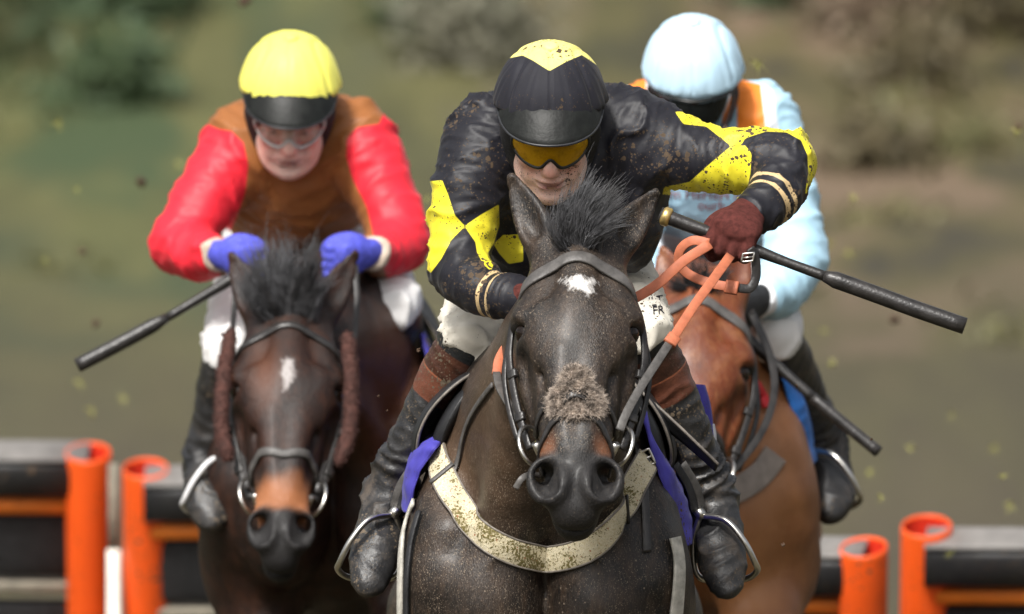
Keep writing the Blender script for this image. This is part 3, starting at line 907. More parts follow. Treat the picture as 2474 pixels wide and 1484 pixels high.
# ------------------------------------------------------------------ riders
def seg_blend(v, segs, fn, tau=.02):
    num = np.zeros(len(v)); den = np.full(len(v), 1e-9)
    ds = []
    for a, b in segs:
        ab = b - a; t = np.clip(((v - a) @ ab) / (ab @ ab), 0, 1)
        ds.append(np.linalg.norm(v - a - t[:, None] * ab, axis=1))
    dm = np.min(ds, 0)
    for (a, b), d in zip(segs, ds):
        w = np.exp(-(d - dm) / tau); m = w > .04
        if not m.any(): continue
        num[m] += w[m] * fn(v[m], nrm(b - a)); den[m] += w[m]
    return num / den
def folds(v, n, segs, amp=.006, fa=30., fc=9., seed=0., sharp=2.0):
    """cloth folds running across each limb, pinched and smooth in turns"""
    def fn(p, D):
        al = p @ D
        c = (p - al[:, None] * D) * fc + D * (al * fa)[:, None] + seed
        c = c + 0.7 * np.stack([noise3(p * 11 + 3 + seed), noise3(p * 11 + 9 + seed), noise3(p * 11 + 21)], 1)
        r = 1 - np.abs(noise3(c)) * 2.2
        return np.clip(r, 0, 1) ** sharp - .35 + .4 * noise3(c * .5 + 5)
    m = .45 + 1.1 * np.clip(noise3(v * 6 + seed) + .35, 0, 1)
    return v + n * (amp * m * seg_blend(v, segs, fn))[:, None]
def fist(F, w, a, b, c, s=1.0, r=1.0, k=.006):
    """closed hand: w wrist, a towards the knuckles, b index to little finger, c back of the hand"""
    a, b, c = nrm(a), nrm(b), nrm(c)
    Q = lambda x, y, z: w + s * (x * a + y * b + z * c)
    F.limb([Q(-.03, 0, 0), Q(.02, 0, .0), Q(.05, 0, .002), Q(.070, .0, .0)], A(.030, .036, .042, .040) * s * r, A(.024, .020, .018, .013) * s * r, b, k=k)
    for i, (y, L) in enumerate(((-.0345, .92), (-.0115, 1.0), (.0115, .95), (.0345, .82))):
        p0 = Q(.074 - .004 * abs(i - 1), y, .002); p1 = Q(.100 * (.92 + .08 * L), y * 1.02, -.040 * L); p2 = Q(.066, y * .98, -.062 * L); p3 = Q(.046, y * .95, -.040)
        F.limb([p0, p1], A(.0100, .0097) * s * r, k=.005)
        F.limb([p1, p2], A(.0097, .0092) * s * r, k=.002)
        F.limb([p2, p3], A(.0092, .008) * s * r, k=.002)
        F.ell(Q(.082 - .004 * abs(i - 1), y, .004), .0112 * s * r, k=.004)
    F.limb([Q(.012, -.032, -.008), Q(.045, -.047, -.022), Q(.072, -.044, -.046), Q(.084, -.022, -.066)], A(.016, .014, .0115, .0095) * s * r, k=.006)
def head_frame(c):
    pitch, yaw, roll = c.get('pitch', 25), c.get('hyaw', 0), c.get('hroll', 0)
    f = A(math.sin(R(yaw)) * math.cos(R(pitch)), -math.cos(R(yaw)) * math.cos(R(pitch)), -math.sin(R(pitch)))
    x = nrm(np.cross(f, A(math.sin(R(roll)), 0, math.cos(R(roll)))))
    x = x if x[0] > 0 else -x
    u = np.cross(x, f); u = u if u[2] > 0 else -u
    return x, u, f
def build_rider(c):
    """c: joints and materials.  Returns the root with the continuous body and the clothes as its parts"""
    root = empty('person', c['base'], c['label'], 'jockey', 'jockeys riding in the race')
    s = c.get('s', 1.0); g = c.get('g', 1.0)
    O = c['head']; X, U, Fw = head_frame(c); rot = np.array([X, U, Fw])
    Q = lambda x, u, f: O + s * (x * X + u * U + f * Fw)
    J = c['j']
    class Rr: pass
    r = Rr(); r.root = root; r.Q = Q; r.X, r.U, r.F = X, U, Fw
    sh, el, wr, hip, kn, an, toe = (J[k] for k in ('sh', 'el', 'wr', 'hip', 'kn', 'an', 'toe'))
    mid = J['armmid']; fm = J['foremid']
    chest, waist, pelvis, neck = J['chest'], J['waist'], J['pelvis'], J['neck']
    hands = c['hands']
    # --- body: one continuous surface, slim under the clothes
    allp = np.array([O, chest, waist, pelvis, *sh, *el, *wr, *kn, *an, *toe])
    lo, hi = allp.min(0) - .2, allp.max(0) + .2
    ho = O
    def ax(i, fine, coarse, a, b): return axis((lo[i], a, coarse), (a, b, fine), (b, hi[i], coarse))
    F = Field(ax(0, .0034 * g, .012, ho[0] - .085, ho[0] + .085), ax(1, .0034 * g, .012, ho[1] - .13, ho[1] + .03), ax(2, .0034 * g, .012, ho[2] - .19, ho[2] + .02))
    F.limb([neck, chest, waist, pelvis], A(.05, .13, .11, .12) * s, A(.05, .09, .08, .09) * s, (1, 0, 0), k=.05)
    for i in (0, 1):
        F.limb([chest, sh[i], mid[i], el[i]], A(.06, .045, .034, .03) * s, k=.03)
        F.limb([el[i], fm[i], wr[i]], A(.03, .028, .022) * s, k=.02)
        F.limb([pelvis, hip[i], kn[i]], A(.08, .07, .042) * s, k=.03)
        F.limb([kn[i], .5 * (kn[i] + an[i]), an[i], toe[i]], A(.042, .04, .03, .026) * s, k=.02)
        fist(F, hands[i][0], *hands[i][1:], s=s * c.get('hs', 1.0), r=.66)
    F.limb([Q(0, -.10, -.02), neck], A(.05, .055) * s, k=.03)
    F.ell(Q(0, .03, -.015), A(.074, .098, .094) * s, rot, .02)
    F.ell(Q(0, -.035, .030), A(.0635, .082, .060) * s, rot, .03)
    F.limb([Q(-.052, -.055, .0), Q(-.036, -.092, .045), Q(0, -.104, .066), Q(.036, -.092, .045), Q(.052, -.055, .0)], A(.016, .018, .019, .018, .016) * s, k=.03)
    F.ell(Q(0, -.105, .074), A(.021, .015, .014) * s, rot, .016)
    for sx in (-1, 1):
        F.ell(Q(sx * .041, -.026, .070), A(.022, .018, .022) * s, rot, .018)
        F.ell(Q(sx * .033, .0, .094), A(.020, .014, .014) * s, rot, .012, '-')
        F.ell(Q(sx * .033, .004, .080), A(.017, .013, .013) * s, rot, .006)
        F.limb([Q(sx * .010, .022, .093), Q(sx * .034, .026, .090), Q(sx * .052, .016, .076)], A(.007, .008, .006) * s, k=.014)
        F.ell(Q(sx * .0125, -.041, .100), A(.0085, .0075, .010) * s, rot, .006)
        F.ell(Q(sx * .0065, -.047, .106), A(.0045, .003, .006) * s, rot, .004, '-')
        F.limb([Q(sx * .020, -.040, .097), Q(sx * .032, -.058, .088), Q(sx * .034, -.074, .078)], A(.0042, .0048, .004) * s, k=.009, op='-')
        F.ell(Q(sx * .034, -.060, .070), A(.018, .020, .016) * s, rot, .014)
        F.ell(Q(sx * .073, -.008, -.012), A(.010, .030, .018) * s, rot, .008)
    F.limb([Q(0, .014, .091), Q(0, -.010, .103), Q(0, -.036, .116)], A(.0085, .0095, .0115) * s, k=.014)
    F.ell(Q(0, -.060, .088), A(.026, .018, .012) * s, rot, .014)
    F.limb([Q(-.026, -.066, .086), Q(-.010, -.0625, .0985), Q(.0, -.064, .0995), Q(.010, -.0625, .0985), Q(.026, -.066, .086)], A(.0035, .006, .0055, .006, .0035) * s, k=.006)
    F.limb([Q(-.022, -.073, .087), Q(0, -.0765, .0965), Q(.022, -.073, .087)], A(.004, .0068, .004) * s, k=.006)
    F.limb([Q(-.030, -.0680, .092), Q(0, -.0690, .1065), Q(.030, -.0680, .092)], A(.0022, .0028, .0022) * s, k=.003, op='-')
    F.limb([Q(-.016, -.089, .092), Q(0, -.089, .096), Q(.016, -.089, .092)], A(.004, .005, .004) * s, k=.008, op='-')
    v, q = F.mesh(1)
    d = v - O; fx, fu, ff = d @ X / s, d @ U / s, d @ Fw / s
    lip = np.minimum(np.abs(fu + .0635) - .005, np.abs(fu + .0760) - .006)
    lipm = np.where((ff > .06) & (np.abs(fx) < .027), np.clip(1 - np.maximum(np.minimum(np.abs(fu + .064) / .006, np.abs(fu + .0765) / .0075), np.abs(fx) / .026) ** 4, 0, 1), 0)
    red = np.where(ff > .05, np.exp(-((np.abs(fx) - .04) / .02) ** 2 - ((fu + .03) / .025) ** 2) + np.exp(-(fx / .016) ** 2 - ((fu + .036) / .02) ** 2), 0)
    body = mesh_np('body', v, q, c['m_skin'], root, attrs={'lip': lipm, 'red': red})
    for sx in (-1, 1):
        mb = MB(); e = Q(sx * .033, .004, .0795); a = np.linspace(0, math.pi, 11)
        mb.tube(e + np.outer(-np.cos(a), Fw) * .0135 * s, np.sin(a) * .0135 * s + 1e-5, 18)
        al = ((np.concatenate(mb.v) - e) @ Fw) / (.0135 * s)
        mb.build('eye', M['eye'], root, attrs={'iris': al})
    # --- jacket
    jp = np.array([neck, chest, waist, pelvis, *sh, *mid, *el, *fm, *wr])
    lo, hi = jp.min(0) - .17, jp.max(0) + .17
    st = .0058 * g
    F = Field(axis((lo[0], hi[0], st)), axis((lo[1], chest[1] + .12, st), (chest[1] + .12, hi[1], st * 2)), axis((lo[2], hi[2], st)))
    rr = c.get('jr', {})
    F.limb([neck + .35 * (chest - neck), chest, waist, pelvis], A(*rr.get('tw', (.13, .185, .165, .17))) * s, A(*rr.get('td', (.09, .125, .13, .14))) * s, (1, 0, 0), k=.03, kin=.03)
    for i in (0, 1):
        F.limb([.6 * neck + .4 * sh[i] + A(0, .03, 0), sh[i], .6 * sh[i] + .4 * mid[i]], A(.07, .082, .07) * s, k=.05)
        ra = rr.get('arm', ((.082, .066, .060), (.082, .066, .060)))[i]
        F.limb([sh[i], mid[i], el[i]], A(*ra) * s, k=.04)
        rf = rr.get('fore', ((.058, .050, .036), (.058, .050, .036)))[i]
        F.limb([el[i], fm[i], wr[i]], A(*rf) * s, k=.02)
        d = nrm(wr[i] - fm[i])
        F.limb([neck + A(0, .0, -.02), neck], A(.06, .062) * s, k=.03)
    for e in c.get('bulge', []): F.ell(e[0], e[1], k=.03)
    F.half(pelvis + A(0, .06, 0), A(0, 1, .3))
    for i in (0, 1):
        d = nrm(wr[i] - fm[i]); p = wr[i] + d * .004
        w = F.win(p - .05, p + .06)
        X_, Y_, Z_ = F.pts(w)
        dd = -((X_ - p[0]) * d[0] + (Y_ - p[1]) * d[1] + (Z_ - p[2]) * d[2])
        F.blend(w, dd.astype(np.float32), .004, '-')
    v, q = F.mesh(1); n = normals(v, q)
    segs = [(sh[i], mid[i]) for i in (0, 1)] + [(mid[i], el[i]) for i in (0, 1)] + [(el[i], fm[i]) for i in (0, 1)] + [(fm[i], wr[i]) for i in (0, 1)]
    segs += [(chest, waist), (neck, chest)]
    fo = c.get('fold', 1.0) * s; sd_ = c.get('seed', 0.)
    v = folds(v, n, segs, .013 * fo, 15, 4.2, sd_, 4.0)
    n = normals(v, q)
    v = folds(v, n, segs, .0065 * fo, 33, 8, sd_ + 3, 4.0)
    n = normals(v, q)
    v = folds(v, n, segs, .0022 * fo, 80, 22, sd_ + 7, 2.0)
    at = c['jacket_attr'](v) if 'jacket_attr' in c else {}
    # distance along the forearm, for cuffs and bands
    fa = np.full(len(v), 1.0)
    for i in (0, 1):
        ab = wr[i] - fm[i]; t = ((v - fm[i]) @ ab) / (ab @ ab)
        dd = np.linalg.norm(v - fm[i] - np.clip(t, 0, 1)[:, None] * ab, axis=1)
        fa = np.where(dd < .075 * s, np.minimum(fa, (1 - t) * np.linalg.norm(ab)), fa)
    at['cuff'] = fa
    r.jacket = mesh_np('silks_jacket', v, q, c['m_jacket'], root, attrs=at)
    r.jv, r.jq = v, q
    # --- breeches
    bp = np.array([pelvis, *hip, *kn])
    lo, hi = bp.min(0) - .18, bp.max(0) + .18; st = .0065 * g
    F = Field(axis((lo[0], hi[0], st)), axis((lo[1], hi[1], st)), axis((lo[2], hi[2], st)))
    F.limb([waist + .3 * (pelvis - waist), pelvis], A(.13, .165) * s, A(.11, .14) * s, (1, 0, 0), k=.03)
    for i in (0, 1):
        F.limb([pelvis + .4 * (hip[i] - pelvis), hip[i], .5 * (hip[i] + kn[i]), kn[i]], A(.12, .105, .088, .068) * s, k=.04)
        d = nrm(an[i] - kn[i])
        w = F.win(kn[i] - .16, kn[i] + .16)
        X_, Y_, Z_ = F.pts(w); pp = kn[i] + d * .022 * s
        dd = -((X_ - pp[0]) * d[0] + (Y_ - pp[1]) * d[1] + (Z_ - pp[2]) * d[2])
        F.blend(w, dd.astype(np.float32), .006, '-')
    v, q = F.mesh(1); n = normals(v, q)
    v = folds(v, n, [(hip[i], kn[i]) for i in (0, 1)], .011 * s, 20, 5, 5., 4.0)
    n = normals(v, q)
    v = folds(v, n, [(hip[i], kn[i]) for i in (0, 1)], .005 * s, 42, 10, 8., 3.5)
    mesh_np('breeches', v, q, c['m_breeches'], root)
    r.bv, r.bq = v, q
    # --- boots
    bs = c.get('bs', 1.0)
    for i in (0, 1):
        d = nrm(an[i] - kn[i]); fd = nrm(toe[i] - an[i])
        bpts = np.array([kn[i], an[i], toe[i]]); lo, hi = bpts.min(0) - .12, bpts.max(0) + .12; st = .0048 * g
        F = Field(axis((lo[0], hi[0], st)), axis((lo[1], hi[1], st)), axis((lo[2], hi[2], st)))
        L = np.linalg.norm(an[i] - kn[i])
        k1 = kn[i] + d * .02; calf = kn[i] + d * L * .35 + A(0, .015, 0); low = kn[i] + d * L * .8
        F.limb([k1, calf, low, an[i]], A(*c.get('boot_r', (.057, .056, .043, .043))) * s, k=.02)
        F.limb([k1 - d * .03, k1], A(.052, .056) * s, k=.01)
        heel = an[i] - fd * .035 + A(0, .055, -.035) * s
        ball = .42 * an[i] + .58 * toe[i]
        sd = A(1, 0, 0)
        F.limb([heel, an[i] + fd * .01 + A(0, .01, -.015), ball, toe[i] - fd * .01, toe[i] + fd * .022], A(.034, .040, .047, .037, .016) * s * bs, A(.034, .045, .036, .024, .012) * s * bs, sd, k=.03)
        F.limb([heel + A(0, .012, -.03) * s, ball + A(0, .034, -.012) * s, toe[i] + A(0, .018, -.008) * s], A(.030, .046, .030) * s, A(.010, .008, .006) * s, sd, k=.006)
        v, q = F.mesh(1); n = normals(v, q)
        t = ((v - kn[i]) @ d) / L
        wr_amp = np.exp(-((t - .88) / .2) ** 2)
        al = (v - kn[i]) @ d
        rid = 1 - np.abs(noise3(np.stack([v[:, 0] * 12, v[:, 1] * 12, al * 30 + .9 * noise3(v * 14)], 1))) * 2.2
        v = v + n * ((.012 * wr_amp + .003) * (np.clip(rid, 0, 1) ** 2.5 - .3) * s)[:, None]
        mesh_np('boot', v, q, c['m_boot'], root, attrs={'along': t})
    # --- gloves
    for i in (0, 1):
        w, a, b, cc = hands[i]
        ctr = w + nrm(a) * .05; F = Field(*[axis((ctr[k] - .13, ctr[k] + .13, .0032 * g)) for k in range(3)])
        fist(F, w, a, b, cc, s=s * c.get('hs', 1.0), r=1.0)
        v, q = F.mesh(1)
        mesh_np('glove', v, q, c['m_glove'], root)
    # --- cap: shell, lining, harness, peak
    cr = A(*c.get('cap_r', (.102, .135, .122)))
    cc = (0, c.get('cap_u', .036), -.012)
    ctr = Q(*cc); m = .15 * s; st = .0042 * g
    F = Field(*[axis((ctr[k] - m, ctr[k] + m, st)) for k in range(3)])
    F.ell(ctr, cr * s, rot, 0)
    # rounded-square jockey cap: fuller at the sides
    for sx in (-1, 1): F.ell(Q(sx * .026, cc[1] - .010, cc[2]), cr * A(.78, .92, .92) * s, rot, .04)
    cut_n = -(U * math.cos(R(c.get('cap_tilt', 7))) - Fw * math.sin(R(c.get('cap_tilt', 7))))
    F.half(Q(0, c.get('cap_cut', .066), .08), cut_n, .008)
    v, q = F.mesh(1); n = normals(v, q)
    d = v - ctr; ang = np.arctan2(d @ X, d @ Fw); up = d @ U / s
    lowm = np.clip(1 - (up + .02) / .10, 0, 1)
    # gathers of the silk cover towards its rim, and a few loose folds
    wv = noise3(np.stack([np.sin(ang) * 9, np.cos(ang) * 9, up * 7], 1)) * .0032 + .5 * noise3(d * 26) * .0035
    seam = np.exp(-(np.abs((d @ X)) / (.0028 * s)) ** 2) * .0018 * (d @ Fw > 0) + np.exp(-((np.abs(d @ X) - .088 * s * np.sqrt(np.clip(1 - (up / .15) ** 2, 0, 1))) / (.0035)) ** 2) * .0022
    v = v + n * ((wv * (.35 + lowm) - seam * c.get('seam', 1.0)) * s * c.get('cap_fold', 1.0))[:, None]
    at = c['cap_attr'](v) if 'cap_attr' in c else {}
    cap = mesh_np('riding_cap', v, q, c['m_cap'], root, attrs=at)
    # rim band
    th = np.linspace(-math.pi, math.pi, 65)
    cutp = Q(0, c.get('cap_cut', .066), .08)
    rim = []; rn = []
    for a in th:
        dirn = math.sin(a) * X + math.cos(a) * Fw
        dirn = nrm(dirn - cut_n * (dirn @ cut_n))
        # march out to the shell along the cut plane
        base = ctr - cut_n * ((ctr - cutp) @ cut_n)
        lo_, hi_ = 0.02, .2
        for _ in range(24):
            m_ = .5 * (lo_ + hi_); p = base + dirn * m_ - cut_n * .004 * s
            l = rot @ (p - ctr)
            e1 = ((l / (cr * s)) ** 2).sum()
            e2 = min((((l - A(sx * .026 * s, -.010 * s, 0)) / (cr * A(.78, .92, .92) * s)) ** 2).sum() for sx in (-1, 1))
            if min(e1, e2) < 1: lo_ = m_
            else: hi_ = m_
        rim.append(base + dirn * (lo_ + .0015)); rn.append(dirn)
    rim, rn = np.array(rim), np.array(rn)
    mb = MB(); mb.strap(rim - cut_n * .006 * s, rn, .016 * s, .005 * s)
    mb.build('cap_band', c['m_band'], root)
    # lining under the shell and the harness round the jaw
    F = Field(*[axis((O[k] - .16 * s, O[k] + .16 * s, .0055 * g)) for k in range(3)])
    F.ell(Q(0, .028, -.018), A(.090, .105, .106) * s, rot, 0)
    F.limb([Q(-.068, .0, .004), Q(-.056, -.066, .008), Q(-.026, -.106, .040), Q(0, -.116, .050), Q(.026, -.106, .040), Q(.056, -.066, .008), Q(.068, 0, .004)], A(.022, .016, .011, .010, .011, .016, .022) * s, A(.03, .02, .014, .012, .014, .02, .03) * s, Fw, k=.02)
    F.ell(Q(0, -.05, .10), A(.0595, .125, .078) * s, rot, .006, '-')
    F.half(Q(0, .075, 0), U)
    v, q = F.mesh(1)
    mesh_np('helmet_harness', v, q, c['m_liner'], root)
    # peak
    nu, nv = 41, 9
    ph = np.linspace(-1, 1, nu); pv = np.linspace(0, 1, nv)
    side_a = R(c.get('peak_ang', 74))
    top, bot = [], []
    for a in ph:
        i_ = (a * side_a + math.pi) / (2 * math.pi) * 64
        k0 = int(i_); fr = i_ - k0
        p = rim[k0] * (1 - fr) + rim[min(k0 + 1, 64)] * fr; o = nrm(rn[k0] * (1 - fr) + rn[min(k0 + 1, 64)] * fr)
        prof = (1 - abs(a) ** 2.6)
        root_p = p + U * c.get('peak_rise', .024) * s * prof * 1.0 - o * .004 * prof
        ext = c.get('peak_len', .054) * prof * s
        dirp = nrm(Fw * 1.0 + o * .25)
        for t in pv:
            pt = root_p + dirp * ext * t - U * s * (c.get('peak_drop', .050) * prof * t ** 1.25)
            top.append(pt + U * .0022 * s); bot.append(pt - U * .0022 * s)
    top, bot = np.array(top), np.array(bot)
    idx = np.arange(nu * nv).reshape(nu, nv)
    qa = np.stack([idx[:-1, :-1], idx[1:, :-1], idx[1:, 1:], idx[:-1, 1:]], -1).reshape(-1, 4)
    N = nu * nv
    edge = np.stack([idx[:-1, -1], idx[1:, -1], idx[1:, -1] + N, idx[:-1, -1] + N], -1)
    mesh_np('peak', np.concatenate([top, bot]), np.concatenate([qa, qa[:, ::-1] + N, edge]), c['m_peak'], root)
    mb = MB(); pe = top.reshape(nu, nv, 3)[:, -1]; mb.tube(pe[1:-1] - U * .002 * s, .0026 * s, 8)
    mb.build('peak_edge', c['m_peakedge'], root)
    mb = MB(); tp = Q(0, cc[1] + cr[1] + .001, cc[2])
    a = np.linspace(0, 1, 5)
    mb.tube([tp - U * .004 * s, tp + U * .003 * s, tp + U * .006 * s, tp + U * .0065 * s], A(.017, .016, .011, .001) * s, 16)
    mb.build('cap_button', c['m_button'], root)
    # goggles
    nu, nv = 49, 9
    v, fr_b = [], []
    gl = c.get('gog', {})
    hw = gl.get('hw', 62)
    for a in np.linspace(-1, 1, nu):
        ang = R(a * hw)
        rx, rz = gl.get('rx', .0775), .122
        notch = math.exp(-(a / .16) ** 2)
        lo_u = gl.get('lo', -.026) + .021 * notch + .012 * abs(a) ** 3; hi_u = gl.get('hi', .030) - .010 * abs(a) ** 2.5
        for t in np.linspace(0, 1, nv):
            uu = lo_u + (hi_u - lo_u) * t
            bul = .006 * math.sin(math.pi * t)
            v.append(Q(math.sin(ang) * (rx + bul), uu, math.cos(ang) * (rz + bul) - .002))
    v = np.array(v); idx = np.arange(nu * nv).reshape(nu, nv)
    qa = np.stack([idx[:-1, :-1], idx[1:, :-1], idx[1:, 1:], idx[:-1, 1:]], -1).reshape(-1, 4)
    inner = v - (v - O) * .022
    N = len(v)
    qq = np.concatenate([qa, qa[:, ::-1] + N] + [np.stack([e[:-1], e[1:], e[1:] + N, e[:-1] + N], -1) for e in (idx[:, 0], idx[:, -1][::-1], idx[0][::-1], idx[-1])])
    lens = mesh_np('goggles', np.concatenate([v, inner]), qq, c['m_lens'], root)
    vv = v.reshape(nu, nv, 3)
    mb = MB(); mb.tube(np.concatenate([vv[:, 0], vv[-1, 1:], vv[::-1, -1][1:], vv[0, ::-1][1:]]), gl.get('fr', .0038) * s, 8, cap=False)
    mb.build('goggle_frame', c['m_gframe'], lens)
    for sx in (-1, 1):
        e = vv[-1 if sx > 0 else 0]
        p0 = e.mean(0); pts = spline([p0, Q(sx * .080, .008, .02), Q(sx * .094, .012, -.03)], 6)
        mb = MB(); mb.strap(pts, np.tile(sx * X, (len(pts), 1)), .022 * s, .003 * s)
        mb.build('goggle_strap', M['black_elastic'], lens)
    return r

def skin_mat(name, base, mudamt=.5):
    t = NT(name)
    c = t.mix(t.step(t.noise(60, 3), .35, .7), base, tuple(x * .82 for x in base))
    c = t.mix(t.math('MULTIPLY', t.attr('red'), .5), c, (base[0] * .95, base[1] * .52, base[2] * .48))
    c = t.mix(t.math('MULTIPLY', t.attr('lip'), .75), c, (.30, .10, .085))
    rough = .5
    if mudamt: c, rough, m = t.mud(c, .5, mudamt, 130, (.06, .035, .022))
    nr = t.bump(t.noise(500, 2), .15, .002)
    return t.done(c, rough, nr, Subsurface_Weight=.12, Subsurface_Radius=(.008, .003, .0015), Subsurface_Scale=1.0)
def silk_mat(name, base, pats=(), rough=.5, mudamt=0.0, bands=None, sheen=.06, trans=0.0, var=.12, mudfine=75):
    """pats: list of (attribute, colour): colour where the attribute is negative"""
    t = NT(name)
    vr = t.step(t.noise(22, 3), .3, .7)
    def shade(c): return t.mix(vr, tuple(x * (1 - var) for x in c), tuple(min(1, x * (1 + var)) for x in c))
    c = shade(base)
    pm = None
    for a, col in pats:
        pm = t.step(t.attr(a), .0008, -.0008)
        c = t.mix(pm, c, shade(col))
    if bands:
        cu = t.attr('cuff')
        for lo, hi, col in bands:
            f = t.math('MULTIPLY', t.step(cu, lo - .0008, lo + .0008), t.step(cu, hi + .0008, hi - .0008))
            c = t.mix(f, c, shade(col))
    rg = rough
    if mudamt: c, rg, m = t.mud(c, rough, mudamt, mudfine, (.07, .048, .03))
    wr = t.noise(60, 3, .6, 1.0)
    nr = t.bump(wr, .10, .004)
    nr = t.bump(t.noise(900, 1), .08, .0006, nr)
    return t.done(c, rg, nr, Sheen_Weight=sheen, Sheen_Roughness=.4, Specular_IOR_Level=.28)
def boot_mat(name, top=((.070, .026, .015), (.135, .046, .026)), mudamt=.5):
    t = NT(name); al = t.attr('along')
    leather = t.mix(t.step(t.noise(25, 4), .35, .7), (.012, .012, .013), (.035, .034, .034))
    c = leather
    if top:
        c = t.mix(t.step(al, .405, .40), c, t.mix(t.step(t.noise(40, 3), .3, .7), top[1], tuple(x * .6 for x in top[1])))
        c = t.mix(t.step(al, .262, .257), c, (.24, .08, .04))
        c = t.mix(t.step(al, .253, .248), c, t.mix(t.step(t.noise(30, 3), .3, .7), top[0], tuple(x * .45 for x in top[0])))
        c = t.mix(t.step(al, .105, .10), c, (.012, .013, .014))
    rg = t.math('ADD', t.math('MULTIPLY', t.noise(30, 4), .45), .18)
    m2 = t.math('MULTIPLY', t.step(t.noise(16, 5, .7), .50, .72), t.step(al, .55, .95))
    c = t.mix(t.math('MULTIPLY', m2, mudamt), c, (.15, .115, .085))
    rg = t.math('ADD', rg, t.math('MULTIPLY', m2, .35))
    c, rg, m = t.mud(c, rg, .3 * mudamt, 90, (.10, .075, .05))
    nr = t.bump(t.noise(45, 4), .3, .005)
    nr = t.bump(t.noise(180, 3, .7), .35, .002, nr)
    return t.done(c, rg, nr, Specular_IOR_Level=.42)
def lens_mat(name, col, trans=.75, rough=.06, ior=1.25):
    t = NT(name)
    sm = t.noise(40, 4, .7)
    c = t.mix(t.math('MULTIPLY', t.step(sm, .5, .75), .6), col, tuple(x * .25 for x in col))
    return t.done(c, t.math('ADD', t.math('MULTIPLY', sm, .2), rough - .06), None, Transmission_Weight=trans, IOR=ior, Specular_IOR_Level=.6)

def eye_mat():
    t = NT('human eye'); i = t.attr('iris')
    c = t.mix(t.step(i, .86, .88), (.62, .58, .55), (.10, .07, .04))
    c = t.mix(t.step(i, .965, .975), c, (.004, .004, .004))
    return t.done(c, .08)
M['eye'] = eye_mat()
M['black_elastic'] = plain('black elastic', (.014, .014, .015), .7, .3, 60)
M['liner'] = plain('black helmet lining', (.010, .010, .011), .75, .3, 50, .3, 200)
M['peak'] = plain('black leather peak', (.008, .009, .008), .5, .5, 40, .2, 90, Specular_IOR_Level=.3)
M['peakedge'] = plain('peak edging', (.022, .023, .026), .4, .3, 60)
M['boot'] = boot_mat('brown topped black boot')
M['boot_black'] = boot_mat('plain black boot', None, .35)
M['glove_brown'] = plain('dark red brown wool glove', (.085, .024, .020), .9, .35, 90, .5, 700, Specular_IOR_Level=.15)
M['glove_blue'] = plain('violet blue glove', (.075, .085, .52), .7, .3, 60, .4, 400)
M['glove_black'] = plain('black glove', (.015, .015, .017), .7, .3, 60, .4, 400)
M['lens_amber'] = lens_mat('amber lens', (.80, .46, .012), .5)
M['lens_clear'] = lens_mat('clear lens', (.97, .96, .95), 1.0, .06, 1.08)
M['lens_dark'] = lens_mat('dark lens', (.010, .012, .012), .0)
M['gframe'] = plain('black goggle frame', (.012, .013, .012), .35)
M['gframe_clear'] = plain('clear goggle frame', (.55, .54, .52), .25)

YEL = (.78, .68, .035)
BLK = (.012, .012, .0165)
def cap1_attr(v):
    uv = UV(v)
    poly = [(1225, 60), (1225, 142), (1262, 134), (1288, 147), (1327, 172), (1366, 150), (1405, 133), (1445, 160), (1445, 60)]
    return {'yel': poly_sd(uv, poly) / 1250}
def jack1_attr(v):
    uv = UV(v)
    polys = [
        [(1020, 440), (1068, 436), (1082, 470), (1098, 520), (1122, 546), (1160, 520), (1205, 494), (1206, 545), (1192, 590), (1178, 612), (1192, 638), (1186, 655), (1168, 640), (1152, 610), (1148, 585), (1122, 548), (1090, 580), (1066, 625), (1040, 660), (1020, 640)],
        [(1192, 590), (1215, 568), (1262, 566), (1264, 632), (1228, 638), (1205, 612)],
        [(1600, 470), (1604, 452), (1665, 440), (1712, 398), (1762, 356), (1800, 352), (1815, 372), (1812, 420), (1806, 450), (1780, 480), (1700, 480)],
        [(1630, 270), (1650, 300), (1706, 306), (1764, 352), (1790, 350), (1800, 334), (1850, 318), (1900, 320), (1935, 340), (1950, 375), (1952, 420), (1944, 470), (1990, 440), (1990, 300), (1850, 280)]]
    sd = np.min([poly_sd(uv, p) for p in polys], 0) / 1250
    return {'yel': sd}
M['jacket1'] = silk_mat('black silks with yellow diamonds', BLK, [('yel', YEL)], .5, .55, [(.062, .071, (.55, .40, .21)), (.084, .093, (.55, .40, .21))])
M['cap1'] = silk_mat('black cap cover with yellow top', (.014, .014, .020), [('yel', (.85, .78, .22))], .7, .1)
M['band1'] = silk_mat('black cap band', (.02, .02, .025), (), .42)
M['button1'] = silk_mat('yellow cap button', (.80, .74, .25), (), .5)
M['breeches'] = silk_mat('off white muddy breeches', (.74, .70, .61), (), .6, -2.0, var=.14)
M['breeches_w'] = silk_mat('white breeches', (.74, .73, .72), (), .5, 0.0, var=.05)
M['skin'] = skin_mat('muddy face skin', (.80, .53, .43), -.35)
M['skin_clean'] = skin_mat('face skin', (.82, .56, .47), 0)

